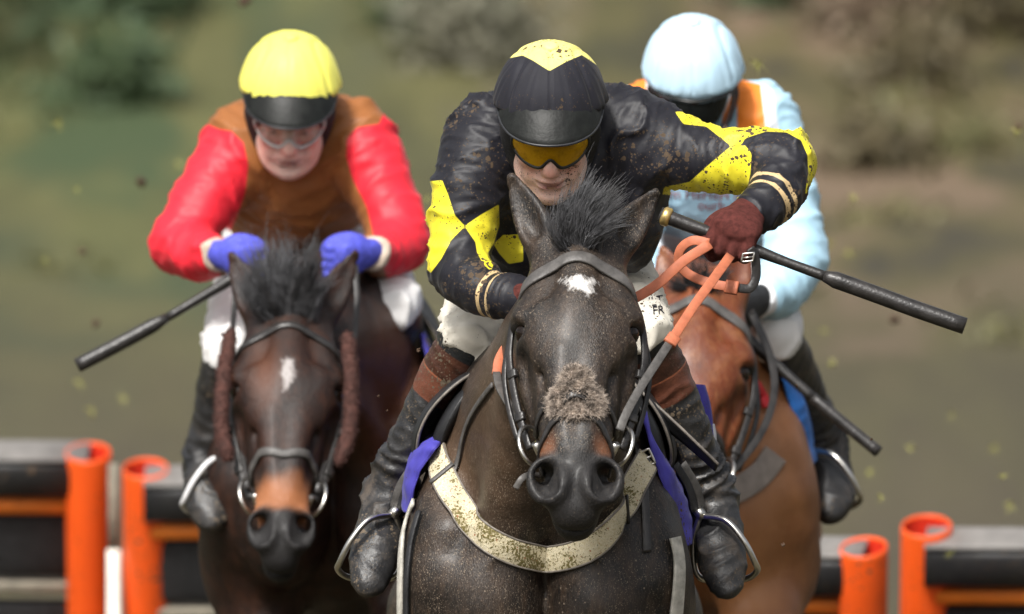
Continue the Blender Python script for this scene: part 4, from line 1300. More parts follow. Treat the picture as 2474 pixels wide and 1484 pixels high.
c1 = dict(
    label='jockey in black silks with yellow diamonds and amber goggles on the leading horse', base=P(1330, 900, .45),
    head=P(1329, 312, 0.0), pitch=25, hyaw=0, hroll=0,
    j=dict(neck=P(1335, 345, .12), chest=P(1375, 440, .20), waist=P(1355, 500, .42), pelvis=P(1340, 540, .60),
           sh=[P(1184, 340, .12), P(1500, 322, .14)], armmid=[P(1132, 455, .06), P(1690, 382, .08)], el=[P(1108, 642, .02), P(1893, 388, .02)],
           foremid=[P(1160, 700, -.06), P(1872, 470, -.05)], wr=[P(1274, 728, -.14), P(1806, 528, -.12)],
           hip=[P(1255, 600, .56), P(1420, 600, .56)], kn=[P(1142, 812, .13), P(1542, 805, .13)],
           an=[P(934, 1190, .24), P(1722, 1195, .24)], toe=[P(893, 1402, .10), P(1752, 1405, .10)]),
    hands=[(P(1282, 732, -.15), A(.75, -.6, -.2), A(.1, .35, -1), A(-.5, -.7, .2)), (P(1800, 522, -.135), A(-.28, -.90, -.33), A(.93, -.15, -.35), A(.27, -.40, .87))],
    jr=dict(arm=((.076, .068, .058), (.078, .064, .062)), fore=((.056, .047, .036), (.060, .050, .036))),
    bulge=[(P(1500, 520, .16), A(.085, .09, .115)), (P(1275, 560, .2), A(.09, .09, .10))],
    cap_fold=1.9, jacket_attr=jack1_attr, cap_attr=cap1_attr, m_jacket=M['jacket1'], m_cap=M['cap1'], m_band=M['band1'], m_button=M['button1'], m_skin=M['skin'],
    m_breeches=M['breeches'], m_boot=M['boot'], m_glove=M['glove_brown'], m_liner=M['liner'], m_peak=M['peak'], m_peakedge=M['peakedge'], m_lens=M['lens_amber'], m_gframe=M['gframe'])
r1 = build_rider(c1)
# ------------------------------------------------------------------ tack
M['leather'] = plain('dark wet leather', (.022, .020, .019), .38, .45, 40, .25, 160)
M['leather_grey'] = plain('muddy grey leather', (.075, .070, .066), .5, .35, 45, .25, 160)
M['rubber'] = plain('orange brown rubber rein', (.44, .130, .062), .6, .16, 60, .22, 420)
M['steel'] = plain('worn steel', (.62, .60, .56), .28, .15, 40, .1, 90, metallic=1.0)
M['saddle_black'] = plain('black saddle leather', (.008, .008, .009), .5, .4, 30, .2, 120)
M['cord_edge'] = plain('saddle piping', (.16, .14, .12), .55, .3, 60)
M['cloth_blue'] = silk_mat('violet blue number cloth', (.058, .050, .33), (), .6, -1.2, var=.2)
M['cloth_white'] = silk_mat('white number cloth band', (.70, .70, .74), (), .55)
M['cloth_sky'] = silk_mat('bright blue number cloth', (.03, .16, .52), (), .5)
M['girth_white'] = plain('dirty white girth web', (.44, .42, .37), .7, .3, 50, .3, 200)
M['girth_black'] = plain('black girth web', (.016, .016, .018), .55, .3, 50, .3, 200)
M['stirrup_white'] = plain('white coated stirrup', (.75, .75, .76), .3, .1, 40)
M['grey_web'] = plain('grey elastic web', (.26, .22, .19), .6, .2, 40)
M['red_web'] = plain('red cotton binding', (.65, .02, .03), .6, .15, 40)
M['gold'] = plain('brass collar', (.62, .45, .18), .35, .25, 60, metallic=.8)
def breast_mat():
    t = NT('muddy fleece breast girth')
    a = t.voro(170); b = t.noise(190, 3, .75); b2 = t.noise(20, 2)
    c = t.mix(t.step(b, .38, .60), (.50, .43, .27), (.68, .62, .47))
    d = t.math('ADD', b, t.math('MULTIPLY', t.math('SUBTRACT', b2, .5), .55))
    d = t.math('ADD', d, t.math('MULTIPLY', t.attr('dirt'), .10))
    c = t.mix(t.step(d, .56, .62), c, (.13, .105, .03))
    c = t.mix(t.step(t.noise(150, 2), .66, .72), c, (.30, .12, .05))
    return t.done(c, .85, t.bump(b, .6, .004))
M['breast'] = breast_mat()
M['fur_pale'] = plain('pale sheepskin', (.36, .30, .25), .9, .8, 70)
M['fur_brown'] = plain('red brown sheepskin', (.060, .022, .016), .9, .4, 60)
M['hair_grey'] = plain('dark grey horse hair', (.075, .075, .080), .42, .7, 45, Specular_IOR_Level=.6)
M['hair_black'] = plain('black horse hair', (.014, .013, .014), .42, .5, 30)

def smooth_path(p, n=2):
    p = np.array(p)
    for _ in range(n): p[1:-1] = .5 * p[1:-1] + .25 * (p[:-2] + p[2:])
    return p
def fur(mb_pts, nor, L, jitter=.5, seg=3, droop=A(0, 0, -.3)):
    out = []
    for p, n in zip(mb_pts, nor):
        d = nrm(n + rng.normal(0, jitter, 3) * .8 + droop * .4)
        l = L * rng.uniform(.6, 1.3); b = rng.normal(0, .25, 3)
        out.append(np.array([p + d * l * t + b * l * t * t for t in np.linspace(0, 1, seg + 1)]))
    return out
def fuzz_part(name, field_fn, lo, hi, step, mat, parent, count, L, w=.0011, jitter=.5):
    F = Field(*[axis((lo[k], hi[k], step)) for k in range(3)]); field_fn(F)
    v, q = F.mesh(1); n = normals(v, q)
    o = mesh_np(name, v, q, mat, parent)
    i = rng.integers(0, len(v), count)
    hb = hair_mesh(fur(v[i] + rng.normal(0, .001, (count, 3)), n[i], L, jitter), w)
    tag(hb.build('wool', mat, o), kind='stuff')
    return o
def buckle(c, ax1, ax2, w, h, r, parent, mat='steel', name='buckle'):
    mb = MB(); c = np.asarray(c)
    pts = np.array([c + nrm(ax1) * a * w + nrm(ax2) * b * h for a, b in ((-1, -1), (1, -1), (1, 1), (-1, 1), (-1, -1))])
    mb.tube(np.concatenate([np.linspace(pts[i], pts[i + 1], 5)[:-1] for i in range(4)] + [pts[-1:]]), r, 7, cap=True)
    mb.tube([c - nrm(ax1) * w, c + nrm(ax1) * w], r * .8, 6)
    return mb.build(name, M[mat], parent)
def bridle(h, label, mat='leather', nose=None, front=False, bw=.022, bmat=None, plain_sides=False):
    H = h.H
    root = empty('bridle', H(0, .05, .06), label, 'bridle', 'bridles')
    def st(name, loc, w, th=.004, m=mat, par=root, lift=.001, n=7):
        p, nn = strap_head(h, loc, w, th, lift, n)
        mb = MB(); mb.strap(p, nn, w, th); return mb.build(name, M[m], par)
    st('browband', [(-.112, .105, -.07), (-.106, .088, -.03), (-.085, .062, .02), (-.045, .042, .05), (0, .034, .055), (.045, .042, .05), (.085, .062, .02), (.106, .088, -.03), (.112, .105, -.07)], bw, .006, bmat or mat, n=6)
    for sx in (-1, 1):
        def fs(name, loc, w, th, par, m=mat):
            p = np.array([H(sx * x, t_, n_) for x, t_, n_ in spline(loc, 7)])
            mb = MB(); mb.strap(p, np.tile(nrm(h.ex * sx * .6 + h.en * .8), (len(p), 1)), w, th); return mb.build(name, M[m], par)
        kx = .90 if plain_sides else 1.0
        ck = fs('cheekpiece', [(.104 * kx, .075, -.035), (.122 * kx, .13, -.042), (.129 * kx, .20, -.05), (.119 * kx, .28, -.048), (.104, .35, -.048), (.088, .405, -.05)], .014, .006, root)
        for t0 in (.235, .33): fs('keeper', [(.129 - (t0 - .2) * .165, t0, -.046), (.127 - (t0 - .2) * .165, t0 + .016, -.046)], .021, .010, ck, 'leather')
        if not plain_sides: fs('throat_strap', [(.104, .085, -.06), (.128, .15, -.07), (.138, .22, -.08), (.130, .29, -.085), (.112, .36, -.09)], .010, .005, root)
        c = H(sx * .083, .402, -.045)
        mb = MB(); a1 = nrm(h.et * .95 + h.en * .1); a2 = nrm(h.en * .75 + h.ex * sx * .7)
        mb.tube(ring_pts(c, a1, a2,   .043, .036), .0042, 8, cap=False); mb.build('bit_ring', M['steel'], root)
        mb = MB(); mb.tube([c - h.ex * sx * .006 + h.en * .012, H(sx * .064, .415, -.062)], .008, 8); mb.build('bit_mouthpiece', M['steel'], root)
    if nose is not None:
        for i, loc in enumerate(nose['straps']): st('noseband', loc, nose.get('w', .018), .005, nose.get('mat', mat))
    return root
def whip(pts, rad, collar_t, flap_from, label, flap_w=.016, mats=('leather', 'gold', 'leather')):
    """pts: centre line from the butt to the tip"""
    pts = np.asarray(pts, float)
    root = empty('whip', pts[0], label, 'whip', 'whips carried by the riders')
    k = int(len(pts) * flap_from)
    mb = MB(); mb.tube(pts[:k + 1], np.asarray(rad)[:k + 1], 12); mb.build('handle', M[mats[0]], root)
    T, U, W = frames(pts[k:], (0, -1, 0))
    mb = MB(); w = np.full(len(pts) - k, flap_w); w[0] = rad[k] * 1.1; w[1] = flap_w * .8
    mb.tube(pts[k:], w, 12, squash=None, up=(0, -.3, 1)); mb.build('flap', M[mats[2]], root)
    if collar_t:
        d = nrm(pts[1] - pts[0]); a = pts[0] + d * collar_t
        mb = MB(); mb.tube([a, a + d * .004, a + d * .014, a + d * .018], A(.0, .004, .004, 0) + rad[0], 14); mb.build('collar', M[mats[1]], root)
    return root

# saddle and number cloth in the horse's own coordinates (from the leading horse, used for all)
def to_local(h, p):
    c = h.cfg; S = c.get('scale', 1.0)
    y = (p[1] - c['y0']) / S
    return A((p[0] - c['cx']) / S - y * math.tan(c.get('yaw', 0)), y, (p[2] - c.get('dz', 0)) / S)
def sheet(name, edges, thick, mat, parent, n=8, wave=0.0):
    """solid leather or cloth sheet lofted between edge curves (each a list of points)"""
    E = np.array([spline(e, n) for e in edges])            # (m, k, 3)
    E = np.transpose(spline(np.transpose(E, (0, 1, 2)).reshape(len(edges), -1), 4).reshape(-1, E.shape[1], 3), (0, 1, 2))
    m, k = E.shape[:2]
    du = np.gradient(E, axis=0); dv = np.gradient(E, axis=1)
    N = np.cross(du, dv); N /= np.linalg.norm(N, axis=2, keepdims=True) + 1e-9
    if wave:
        ff = E.reshape(-1, 3)
        E = E + N * (wave * (noise3(ff * A(16, 16, 9)) + .5 * noise3(ff * 38 + 4)).reshape(m, k, 1))
    a = (E + N * thick / 2).reshape(-1, 3); b = (E - N * thick / 2).reshape(-1, 3)
    idx = np.arange(m * k).reshape(m, k); q = np.stack([idx[:-1, :-1], idx[1:, :-1], idx[1:, 1:], idx[:-1, 1:]], -1).reshape(-1, 4)
    M_ = m * k
    rim = []
    for e in (idx[0], idx[-1][::-1], idx[:, 0][::-1], idx[:, -1]):
        rim.append(np.stack([e[:-1], e[1:], e[1:] + M_, e[:-1] + M_], -1))
    o = mesh_np(name, np.concatenate([a, b]), np.concatenate([q, q[:, ::-1] + M_] + rim), mat, parent)
    return o, E
def saddle(h, label, cloth, cloth_label, cloth_mat, sides=(-1, 1), piping=True, stir=None, cloth_sides=(-1, 1)):
    B = h.B
    root = empty('saddle', B(0, .45, 1.5), label, 'saddle', 'racing saddles')
    Cx = empty('number_cloth', B(0, .5, 1.45), cloth_label, 'cloth', 'number cloths under the saddles')
    L = h1.loc
    for sx in sides:
        e0 = L['flap'][0 if sx < 0 else 1]
        edges = []
        for dy, k, dz in ((0, 1.0, 0), (.10, 1.03, .0), (.24, 1.0, .0), (.34, .95, .03)):
            edges.append([B(p[0] * k, p[1] + dy, p[2] + dz) for p in e0])
        o, E = sheet('flap', edges, .008, M['saddle_black'], root)
        if piping:
            mb = MB(); mb.tube(E[0], .0032, 6); mb.build('piping', M['cord_edge'], o)
        e1 = L['panel'][0 if sx < 0 else 1]
        edges = [[B(p[0] * k, p[1] + dy, p[2]) for p in e1] for dy, k in ((0, .97), (.02, 1.03), (.15, 1.04), (.3, 1.0))]
        o2, E2 = sheet('panel', edges, .022, M['saddle_black'], root)
        if sx not in cloth_sides: continue
        ci, co = L['cloth'][0 if sx < 0 else 1]
        edges = [[B(*p) for p in ci], [B(p[0], p[1], p[2]) * .5 + B(*q) * .5 + A(0, -.012, 0) for p, q in zip(ci, co)], [B(*p) for p in co],
                 [B(p[0] * 1.0, p[1] + .15, p[2]) for p in co], [B(p[0] * .98, p[1] + .38, p[2]) for p in co]]
        o3, E3 = sheet('cloth_side', edges, .005, cloth_mat, Cx, 10, .011)
        mb = MB(); mb.tube(E3[0], .0022, 6); mb.build('hem', cloth_mat, o3)
    # seat: a light tree over the withers
    g = .009
    c = B(0, .45, 1.46); F = Field(axis((c[0] - .22, c[0] + .22, g)), axis((c[1] - .33, c[1] + .36, g)), axis((c[2] - .14, c[2] + .18, g)))
    F.limb([B(0, .20, 1.545), B(0, .32, 1.53), B(0, .5, 1.50), B(0, .68, 1.535)], A(.05, .06, .09, .10), A(.03, .03, .03, .035), (1, 0, 0), k=.02)
    for sx in (-1, 1): F.limb([B(sx * .03, .22, 1.54), B(sx * .11, .24, 1.48), B(sx * .15, .26, 1.42)], A(.028, .025, .02), k=.02)
    v, q = F.mesh(1); mesh_np('seat', v, q, M['saddle_black'], root)
    return root, Cx
def stirrup(root, toe, an, sx, leather_to, mat='steel', off=None):
    d = nrm(an - toe)
    o = off
    path = [toe + A(sx * x, y, z) for x, y, z in (( -.046, .05, .125), (.0, .015, .118), (.035, .0, .080), (.058, .01, .035), (.062, .04, .018), (.04, .075, .0), (-.02, .08, -.005), (-.055, .075, .01), (-.062, .07, .07), (-.052, .055, .115))]
    p = spline(path + [path[0]], 6)
    mb = MB(); mb.tube(p, .0062, 10, cap=False); iron = mb.build('stirrup_iron', M[mat], root)
    mb = MB(); mb.tube([path[0] + A(sx * .004, 0, -.004), path[0] + A(-sx * .008, 0, .012)], .011, 10); mb.build('eye_of_iron', M[mat], iron)
    top = path[0] + A(-sx * .006, .004, .008)
    pts = spline([top, .5 * (top + leather_to) + A(sx * .008, 0, 0), leather_to], 6)
    for k in (-1, 1):
        mb = MB(); mb.strap(pts + A(sx * .012 * k * .6, .008 * k, 0), np.tile(A(sx * .5, -1, .1), (len(pts), 1)), .016, .004)
        mb.build('stirrup_leather', M['leather_grey' if k > 0 else 'girth_black'], root)

lp = lambda u, v, Y: to_local(h1, P(u, v, Y))
h1.loc = dict(
    flap=[[lp(1215, 868, 0.10), lp(1160, 892, 0.05), lp(1100, 930, 0.02), lp(1045, 985, 0.02), lp(1015, 1040, 0.03), lp(1007, 1090, 0.05), lp(1012, 1125, 0.08)],
          [lp(1495, 880, 0.10), lp(1530, 925, 0.05), lp(1568, 968, 0.02), lp(1600, 1020, 0.02), lp(1618, 1070, 0.03), lp(1622, 1105, 0.05), lp(1616, 1130, 0.08)]],
    panel=[[lp(1215, 900, 0.08), lp(1165, 925, 0.03), lp(1120, 965, 0.00), lp(1085, 1020, -0.01), lp(1065, 1070, 0.00), lp(1060, 1110, 0.02)],
           [lp(1490, 905, 0.08), lp(1520, 950, 0.03), lp(1550, 1000, 0.00), lp(1572, 1050, -0.01), lp(1585, 1100, 0.00), lp(1588, 1130, 0.02)]],
    cloth=[[[lp(1086, 1046, .02), lp(1070, 1062, .0), lp(1052, 1082, -.03), lp(1030, 1112, -.02), lp(1012, 1150, -.01), lp(1000, 1195, .0), lp(990, 1240, .02)],
            [lp(1084, 1042, .03), lp(1062, 1052, .02), lp(1030, 1068, .01), lp(1002, 1098, .03), lp(984, 1140, .06), lp(974, 1190, .09), lp(970, 1230, .10)]],
           [[lp(1552, 1000, -.02), lp(1568, 1062, -.03), lp(1584, 1118, -.03), lp(1598, 1170, -.02), lp(1608, 1225, -.01), lp(1622, 1280, .0), lp(1645, 1325, .02)],
            [lp(1556, 992, .0), lp(1578, 1050, .0), lp(1602, 1105, .01), lp(1630, 1158, .03), lp(1650, 1212, .06), lp(1662, 1266, .09), lp(1668, 1312, .10)]]])
keep = h1.v[h1.q].mean(1)
bvh_body = bvh_of(h1.v, h1.q[(keep[:, 1] > -.33) & (keep[:, 1] < .8)])
h1.bvh_body = bvh_body

# ---- leading horse
b1 = bridle(h1, 'black muddy bridle with crossed noseband and steel bit rings on the leading horse', 'leather',
            dict(straps=[[(-0.090, 0.377, -.07), (-0.078, 0.367, -.03), (-0.051, 0.342, .015), (-0.018, 0.330, .035), (0.018, 0.330, .035), (0.051, 0.342, .015), (0.078, 0.367, -.03), (0.090, 0.377, -.07)],
                         [(-0.066, 0.460, -.06), (-0.060, 0.430, -.02), (-0.045, 0.400, .01), (-0.015, 0.375, .02), (0.015, 0.375, .02), (0.045, 0.400, .01), (0.060, 0.430, -.02), (0.066, 0.460, -.06)]], w=.012),
            True, .026, 'leather_grey')
def pad(F):
    for x, t, n, r in ((0, .262, .040, (.030, .026, .016)), (0, .285, .040, (.034, .03, .016)), (-.032, .305, .030, (.024, .022, .016)), (.032, .305, .030, (.024, .022, .016)), (-.018, .335, .026, (.034, .016, .014)), (.018, .335, .026, (.034, .016, .014)), (-.044, .318, .018, (.016, .018, .012)), (.044, .318, .018, (.016, .018, .012))):
        F.ell(h1.H(x * .86, .345 + (t - .305) * .9, n + .007), A(*r) * .9, np.array([h1.ex, h1.et, h1.en]), .01)
pc = h1.H(0, .34, .03)
fuzz_part('sheepskin_pad', pad, pc - .11, pc + .11, .004, M['fur_pale'], b1, 8000, .0095, .0008, .55)
kp = np.array([h1.H(x, t_, n_) for x, t_, n_ in spline([(-.030, .364, .040), (-.012, .348, .056), (.012, .348, .056), (.030, .364, .040)], 5)])
mb = MB(); mb.strap(kp, np.tile(h1.en, (len(kp), 1)), .017, .005); mb.build('pad_strap', M['leather'], b1)
# forelock blown up and to the right
def forelock(h, mat, spec, count, w, seed, clumps=22):
    rg = np.random.default_rng(seed); out = []
    guides = []
    for i in range(clumps):
        a = (i + rg.random()) / clumps
        ang, L, bend, x0 = spec(a, rg)
        b = h.H(x0, -.004 + rg.normal(0, .008), .022 + rg.normal(0, .005))
        yb = rg.normal(0, .16)
        pts = [b]; n = 8
        for k in range(n):
            f = k / (n - 1); an = ang + R(16) * (1 - f) - bend * f
            d = nrm(A(math.cos(an), -.42 + .8 * f + yb, math.sin(an))); pts.append(pts[-1] + d * L / n)
        guides.append(np.array(pts))
    for i in range(count):
        g = guides[rg.integers(0, clumps)]; sc = rg.uniform(.55, 1.12) * (1.35 if rg.random() < .03 else 1)
        t_ = np.linspace(0, 1, len(g))[:, None]
        off0 = rg.normal(0, .0055, 3); off1 = rg.normal(0, .011, 3); ph = rg.uniform(0, 6.28); wv = rg.normal(0, .0035, 3)
        out.append(spline(g[0] + (g - g[0]) * sc + off0 * (1 - t_) + off1 * t_ ** 1.5 + wv * np.sin(ph + 5 * t_) * t_, 2))
    mb = hair_mesh(out, w)
    return tag(mb.build('forelock', mat, h.root), kind='stuff')
def spec1(a, rg):
    ang = R(124 - 78 * a + rg.normal(0, 6)); L = (.088 + .040 * math.sin(a * 2.6)) * rg.uniform(.75, 1.15)
    return ang, L, R(46 * (1 - a) + 12 + rg.normal(0, 8)), (a - .5) * .045 + rg.normal(0, .005) + .006
forelock(h1, M['hair_grey'], spec1, 2000, .0008, 5)
# breast girth
pts, nor = strap_on(h1, [(1062, 1092), (1070, 1140), (1092, 1195), (1130, 1250), (1182, 1300), (1245, 1334), (1310, 1350), (1372, 1346), (1430, 1318), (1478, 1268), (1512, 1208), (1540, 1155), (1558, 1112)], .05, .008, .004, 8, bvh_body)
pts = smooth_path(pts, 6)
root = empty('breast_girth', pts[len(pts) // 2], 'mud spattered cream breast girth across the leading horse chest', 'breast girth')
mb = MB(); mb.strap(pts, nor, .050, .008)
vv = np.concatenate(mb.v); mb.build('band', M['breast'], root, attrs={'dirt': np.clip(1 - np.abs(UV(vv)[:, 0] - 1270) / 260, 0, 1)})
for e in (1, -1):
    for sgn in (-1, 1):
        T = np.gradient(pts, axis=0); T /= np.linalg.norm(T, axis=1, keepdims=True); S_ = np.cross(T, nor)
        if e == 1: pass
edge_n = nor / np.linalg.norm(nor, axis=1, keepdims=True)
T = np.gradient(pts, axis=0); T /= np.linalg.norm(T, axis=1, keepdims=True); S_ = np.cross(T, edge_n); S_ /= np.linalg.norm(S_, axis=1, keepdims=True)
for sgn in (-1, 1):
    mb = MB(); mb.tube(pts + S_ * sgn * .0245 + edge_n * .002, .0024, 6); mb.build('edge_binding', M['cord_edge'], root)
def band_cross(i, tilt, w, L, mat, name):
    c = pts[i] + edge_n[i] * .006; d = nrm(S_[i] + T[i] * tilt)
    mb = MB(); q = np.linspace(c - d * L, c + d * L, 6); mb.strap(q, np.tile(edge_n[i], (6, 1)), w, .005); return mb.build(name, M[mat], root)
band_cross(10, .25, .010, .029, 'leather_grey', 'keeper')
band_cross(len(pts) - 20, -.2, .008, .029, 'leather', 'keeper')
# neck strap holding the girth up
for path in ([(1196, 930), (1168, 965), (1140, 1010), (1122, 1060), (1112, 1110), (1095, 1150), (1084, 1172)], [(1508, 1010), (1522, 1060), (1540, 1110), (1552, 1160), (1556, 1220), (1560, 1300), (1562, 1335)]):
    p, nn = strap_on(h1, path, .012, .004, .004, 5, bvh_body)
    mb = MB(); mb.strap(smooth_path(p, 3), nn, .011 if path[0][0] < 1300 else .016, .004); mb.build('neck_strap', M['leather_grey' if path[0][0] < 1300 else 'leather'], root)
for (u, v), d, (w_, h_) in (((1050, 1082), (.35, 0, .9), (.011, .015)), ((1562, 1105), (-.4, 0, .9), (.011, .015))):
    r = cast(bvh_body, u, v); c = (r[0] if r else P(u, v, .1)) + A(0, -.02, 0)
    buckle(c, nrm(np.cross(d, A(0, -1, 0))), nrm(d), w_, h_, .0028, root)
    q = np.linspace(c, c + A(.012 if u < 1300 else -.022, -.004, -.055), 6)
    mb = MB(); mb.strap(q, np.tile(A(0, -1, .1), (6, 1)), .017, .005); mb.build('billet', M['leather_grey'], root)
# saddle, cloth, girth
sd1, nc1 = saddle(h1, 'black racing saddle with piped flaps on the leading horse', None, 'violet blue number cloth under the saddle of the leading horse', M['cloth_blue'])
o, E = sheet('rear_flap', [[P(1535, 942, .06), P(1580, 975, .05), P(1640, 1030, .03), P(1700, 1088, .02), P(1735, 1122, .02)], [P(1560, 990, .08), P(1600, 1030, .06), P(1650, 1070, .05), P(1695, 1108, .04), P(1728, 1138, .03)]], .005, M['saddle_black'], sd1)
mb = MB(); mb.tube(E[0], .003, 6); mb.build('piping', M['cord_edge'], o)
o, E = sheet('cloth_tail', [[P(1648, 926, .42), P(1678, 990, .42), P(1700, 1060, .42), P(1718, 1140, .42)], [P(1700, 932, .46), P(1714, 985, .46), P(1722, 1060, .46), P(1732, 1150, .46)], [P(1650, 940, .62), P(1665, 990, .62), P(1680, 1060, .62), P(1700, 1140, .62)]], .006, M['cloth_blue'], nc1)
o, E = sheet('white_panel', [[P(1688, 1040, .415), P(1696, 1060, .415), P(1702, 1078, .415)], [P(1724, 1024, .45), P(1728, 1046, .45), P(1729, 1066, .45)]], .004, M['cloth_white'], nc1)
for path, w, m in (([(1008, 1215), (985, 1270), (978, 1340), (976, 1410), (976, 1500)], .020, 'girth_white'), ([(1020, 1240), (1003, 1300), (994, 1360), (990, 1430), (990, 1500)], .014, 'girth_black')):
    p, nn = strap_on(h1, path, w, .006, .006, 6, bvh_body)
    if len(p) > 3:
        mb = MB(); mb.strap(smooth_path(p, 3), nn, w, .006); mb.build('girth', M[m], sd1)
for path, w, m in (([(1622, 1300), (1632, 1350), (1632, 1410), (1624, 1500)], .034, 'girth_white'),):
    p, nn = strap_on(h1, path, w, .006, .006, 6, bvh_body)
    if len(p) > 3:
        mb = MB(); mb.strap(smooth_path(p, 3), nn, w, .006); mb.build('girth', M[m], sd1)
for i, sx in ((0, -1), (1, 1)):
    stirrup(sd1, c1['j']['toe'][i], c1['j']['an'][i], sx, P(1010 if i == 0 else 1640, 1120, .12))
# reins of the leading horse: one thing held by the rider
rn = empty('reins', P(1760, 610, -.2), 'orange rubber grip reins from the bit to the leading rider hands', 'reins')
fw = A(.1, -1, .25)
def free_strap(name, pts, w, mat, par, th=.004, n=8, nor=fw):
    p = spline(pts, n); mb = MB(); mb.strap(p, np.tile(nor, (len(p), 1)) if np.ndim(nor) == 1 else nor, w, th); return mb.build(name, M[mat], par)
free_strap('rubber_grip', [P(1764, 618, -.25), P(1722, 676, -.33), P(1672, 745, -.40), P(1620, 825, -.47)], .0185, 'rubber', rn, .0042)
g_ = free_strap('leather_rein', [P(1624, 818, -.474), P(1580, 885, -.53), P(1542, 945, -.58), P(1512, 1000, -.62), P(1496, 1040, -.64)], .0165, 'leather_grey', rn, .004)
free_strap('stitched_keeper', [P(1630, 812, -.472), P(1617, 830, -.488)], .026, 'rubber', rn, .009)
free_strap('rubber_grip', [P(1715, 590, -.25), P(1650, 632, -.27), P(1590, 685, -.30), P(1530, 722, -.33), P(1420, 770, -.33), P(1300, 745, -.25)], .0195, 'rubber', rn, .0042)
free_strap('rein_loop', [P(1712, 588, -.245), P(1672, 582, -.235), P(1643, 604, -.225), P(1642, 640, -.22), P(1672, 668, -.225), P(1730, 688, -.235), P(1785, 696, -.24)], .0185, 'rubber', rn, .0042, 8, A(-.3, -1, .3))
free_strap('stitched_keeper', [P(1752, 692, -.243), P(1782, 697, -.248)], .026, 'rubber', rn, .009)
free_strap('loop_end', [P(1782, 696, -.24), P(1812, 696, -.235), P(1826, 668, -.23), P(1824, 625, -.23), P(1812, 600, -.235)], .0170, 'leather', rn, .005, 8, A(.2, -1, .3))
buckle(P(1806, 622, -.24), (1, 0, .1), (.2, 0, 1), .011, .008, .0020, rn)
free_strap('rubber_grip', [P(1300, 740, -.15), P(1250, 800, -.20), P(1208, 862, -.25), P(1199, 905, -.28)], .018, 'rubber', rn, .006)
free_strap('leather_rein', [P(1199, 900, -.28), P(1206, 935, -.33), P(1228, 975, -.45), P(1270, 1040, -.62)], .015, 'leather_grey', rn, .004)
free_strap('strap_end', [P(1302, 1150, -.62), P(1282, 1147, -.65), P(1261, 1156, -.67), P(1245, 1180, -.67)], .012, 'leather_grey', b1, .005)
# whip of the leading rider
wp = [P(1594, 518, -.165)]
wuv = [(1594, 518), (1640, 536), (1700, 558), (1760, 580), (1830, 607), (1900, 634), (1960, 656), (1990, 667), (2050, 688), (2130, 717), (2220, 750), (2330, 788)]
wpts = spline([P(u, v, -.165 - .0001 * (u - 1594)) for u, v in wuv], 4)
wrad = np.interp(UV(wpts)[:, 0], [1590, 1640, 1700, 1800, 1900, 1990, 2330], [.0150, .0140, .0130, .0125, .0095, .0100, .0165])
whip(wpts, wrad, .004, 7 / 11.0, 'long black whip with brass collar held across by the leading rider', .0165)
# ------------------------------------------------------------------ second and third horse with their riders
starL = [(-.010, .130), (.004, .122), (.014, .128), (.012, .150), (.018, .160), (.006, .195), (-.004, .205), (-.010, .180), (-.014, .150)]
YL = 2.55
cfg2 = dict(poll=P(700, 775, YL), muzzle=P(674, 1385, YL - .335), cx=P(806, 1000, 3.0)[0], y0=3.02, dz=.02, ear_l=P(556, 612, YL + .09), ear_r=P(861, 608, YL + .09),
            star=starL, mat=M['coat_bay'], muz_t=.45, tan_t=.37, tan_all=1.0, tan_amt=.95, grid=1.35, head_roll=-.03, nf=.76,
            label='dark bay horse with narrow white star and brown cheek rolls at left')
cfg2['warm'] = [(P(930, 950, 2.9), A(.12, .4, .25)), (P(640, 900, YL - .15), A(.05, .2, .1))]
h2 = build_horse(cfg2); h2.loc = h1.loc
YR = 2.25
cfg3 = dict(poll=P(1694, 716, YR), muzzle=P(1622, 1320, YR - .335), cx=P(1650, 1000, 2.7)[0], y0=2.72, dz=.02, ear_l=P(1600, 600, YR + .08), ear_r=P(1800, 575, YR + .08),
            star=[(0, 5), (.01, 5), (0, 5.01)], mat=M['coat_chestnut'], muz_t=.44, tan_t=.40, tan_amt=.3, grid=1.35, head_roll=.05,
            label='bright bay horse at right half hidden behind the leading rider')
cfg3['warm'] = [(P(1800, 1380, 2.55), A(.20, .4, .30)), (P(1850, 1150, 2.6), A(.16, .4, .35)), (P(1830, 980, 2.6), A(.06, .4, .16))]
h3 = build_horse(cfg3); h3.loc = h1.loc

bridle(h2, 'dark bridle with grey noseband on the left bay horse', 'leather', dict(straps=[[(-.085, .365, -.06), (-.075, .35, -.02), (-.045, .335, .02), (0, .345, .03), (.045, .335, .02), (.075, .35, -.02), (.085, .365, -.06)]], w=.018, mat='leather_grey'), False, .016, None, True)
for sx in (-1, 1):
    rl = [h2.H(sx * x, t_, n_) for x, t_, n_ in ((.122, .03, -.005), (.130, .10, .0), (.134, .18, .0), (.134, .26, -.005), (.130, .33, -.01))]
    lo, hi = np.min(rl, 0) - .06, np.max(rl, 0) + .06
    nm = fuzz_part('cheek_roll', lambda F: F.limb(rl, A(.011, .0125, .0125, .0125, .011), k=.0), lo, hi, .006, M['fur_brown'], h2.root, 1800, .0045, .0012, .6)
    tag(nm, 'red brown sheepskin cheek roll on the bridle')
bridle(h3, 'black bridle with grey browband on the right bay horse', 'leather', dict(straps=[[(-.085, .36, -.06), (-.075, .34, -.02), (-.045, .33, .02), (0, .33, .03), (.045, .33, .02), (.075, .34, -.02), (.085, .36, -.06)]], w=.018), False, .024, 'leather_grey')
def spec2(a, rg):
    ang = R(132 - 84 * a + rg.normal(0, 8)); L = (.11 + .05 * math.sin(a * 3.1)) * rg.uniform(.7, 1.1)
    return ang, L, R((.5 - a) * 50 + rg.normal(0, 14)), (a - .5) * .075 + rg.normal(0, .008)
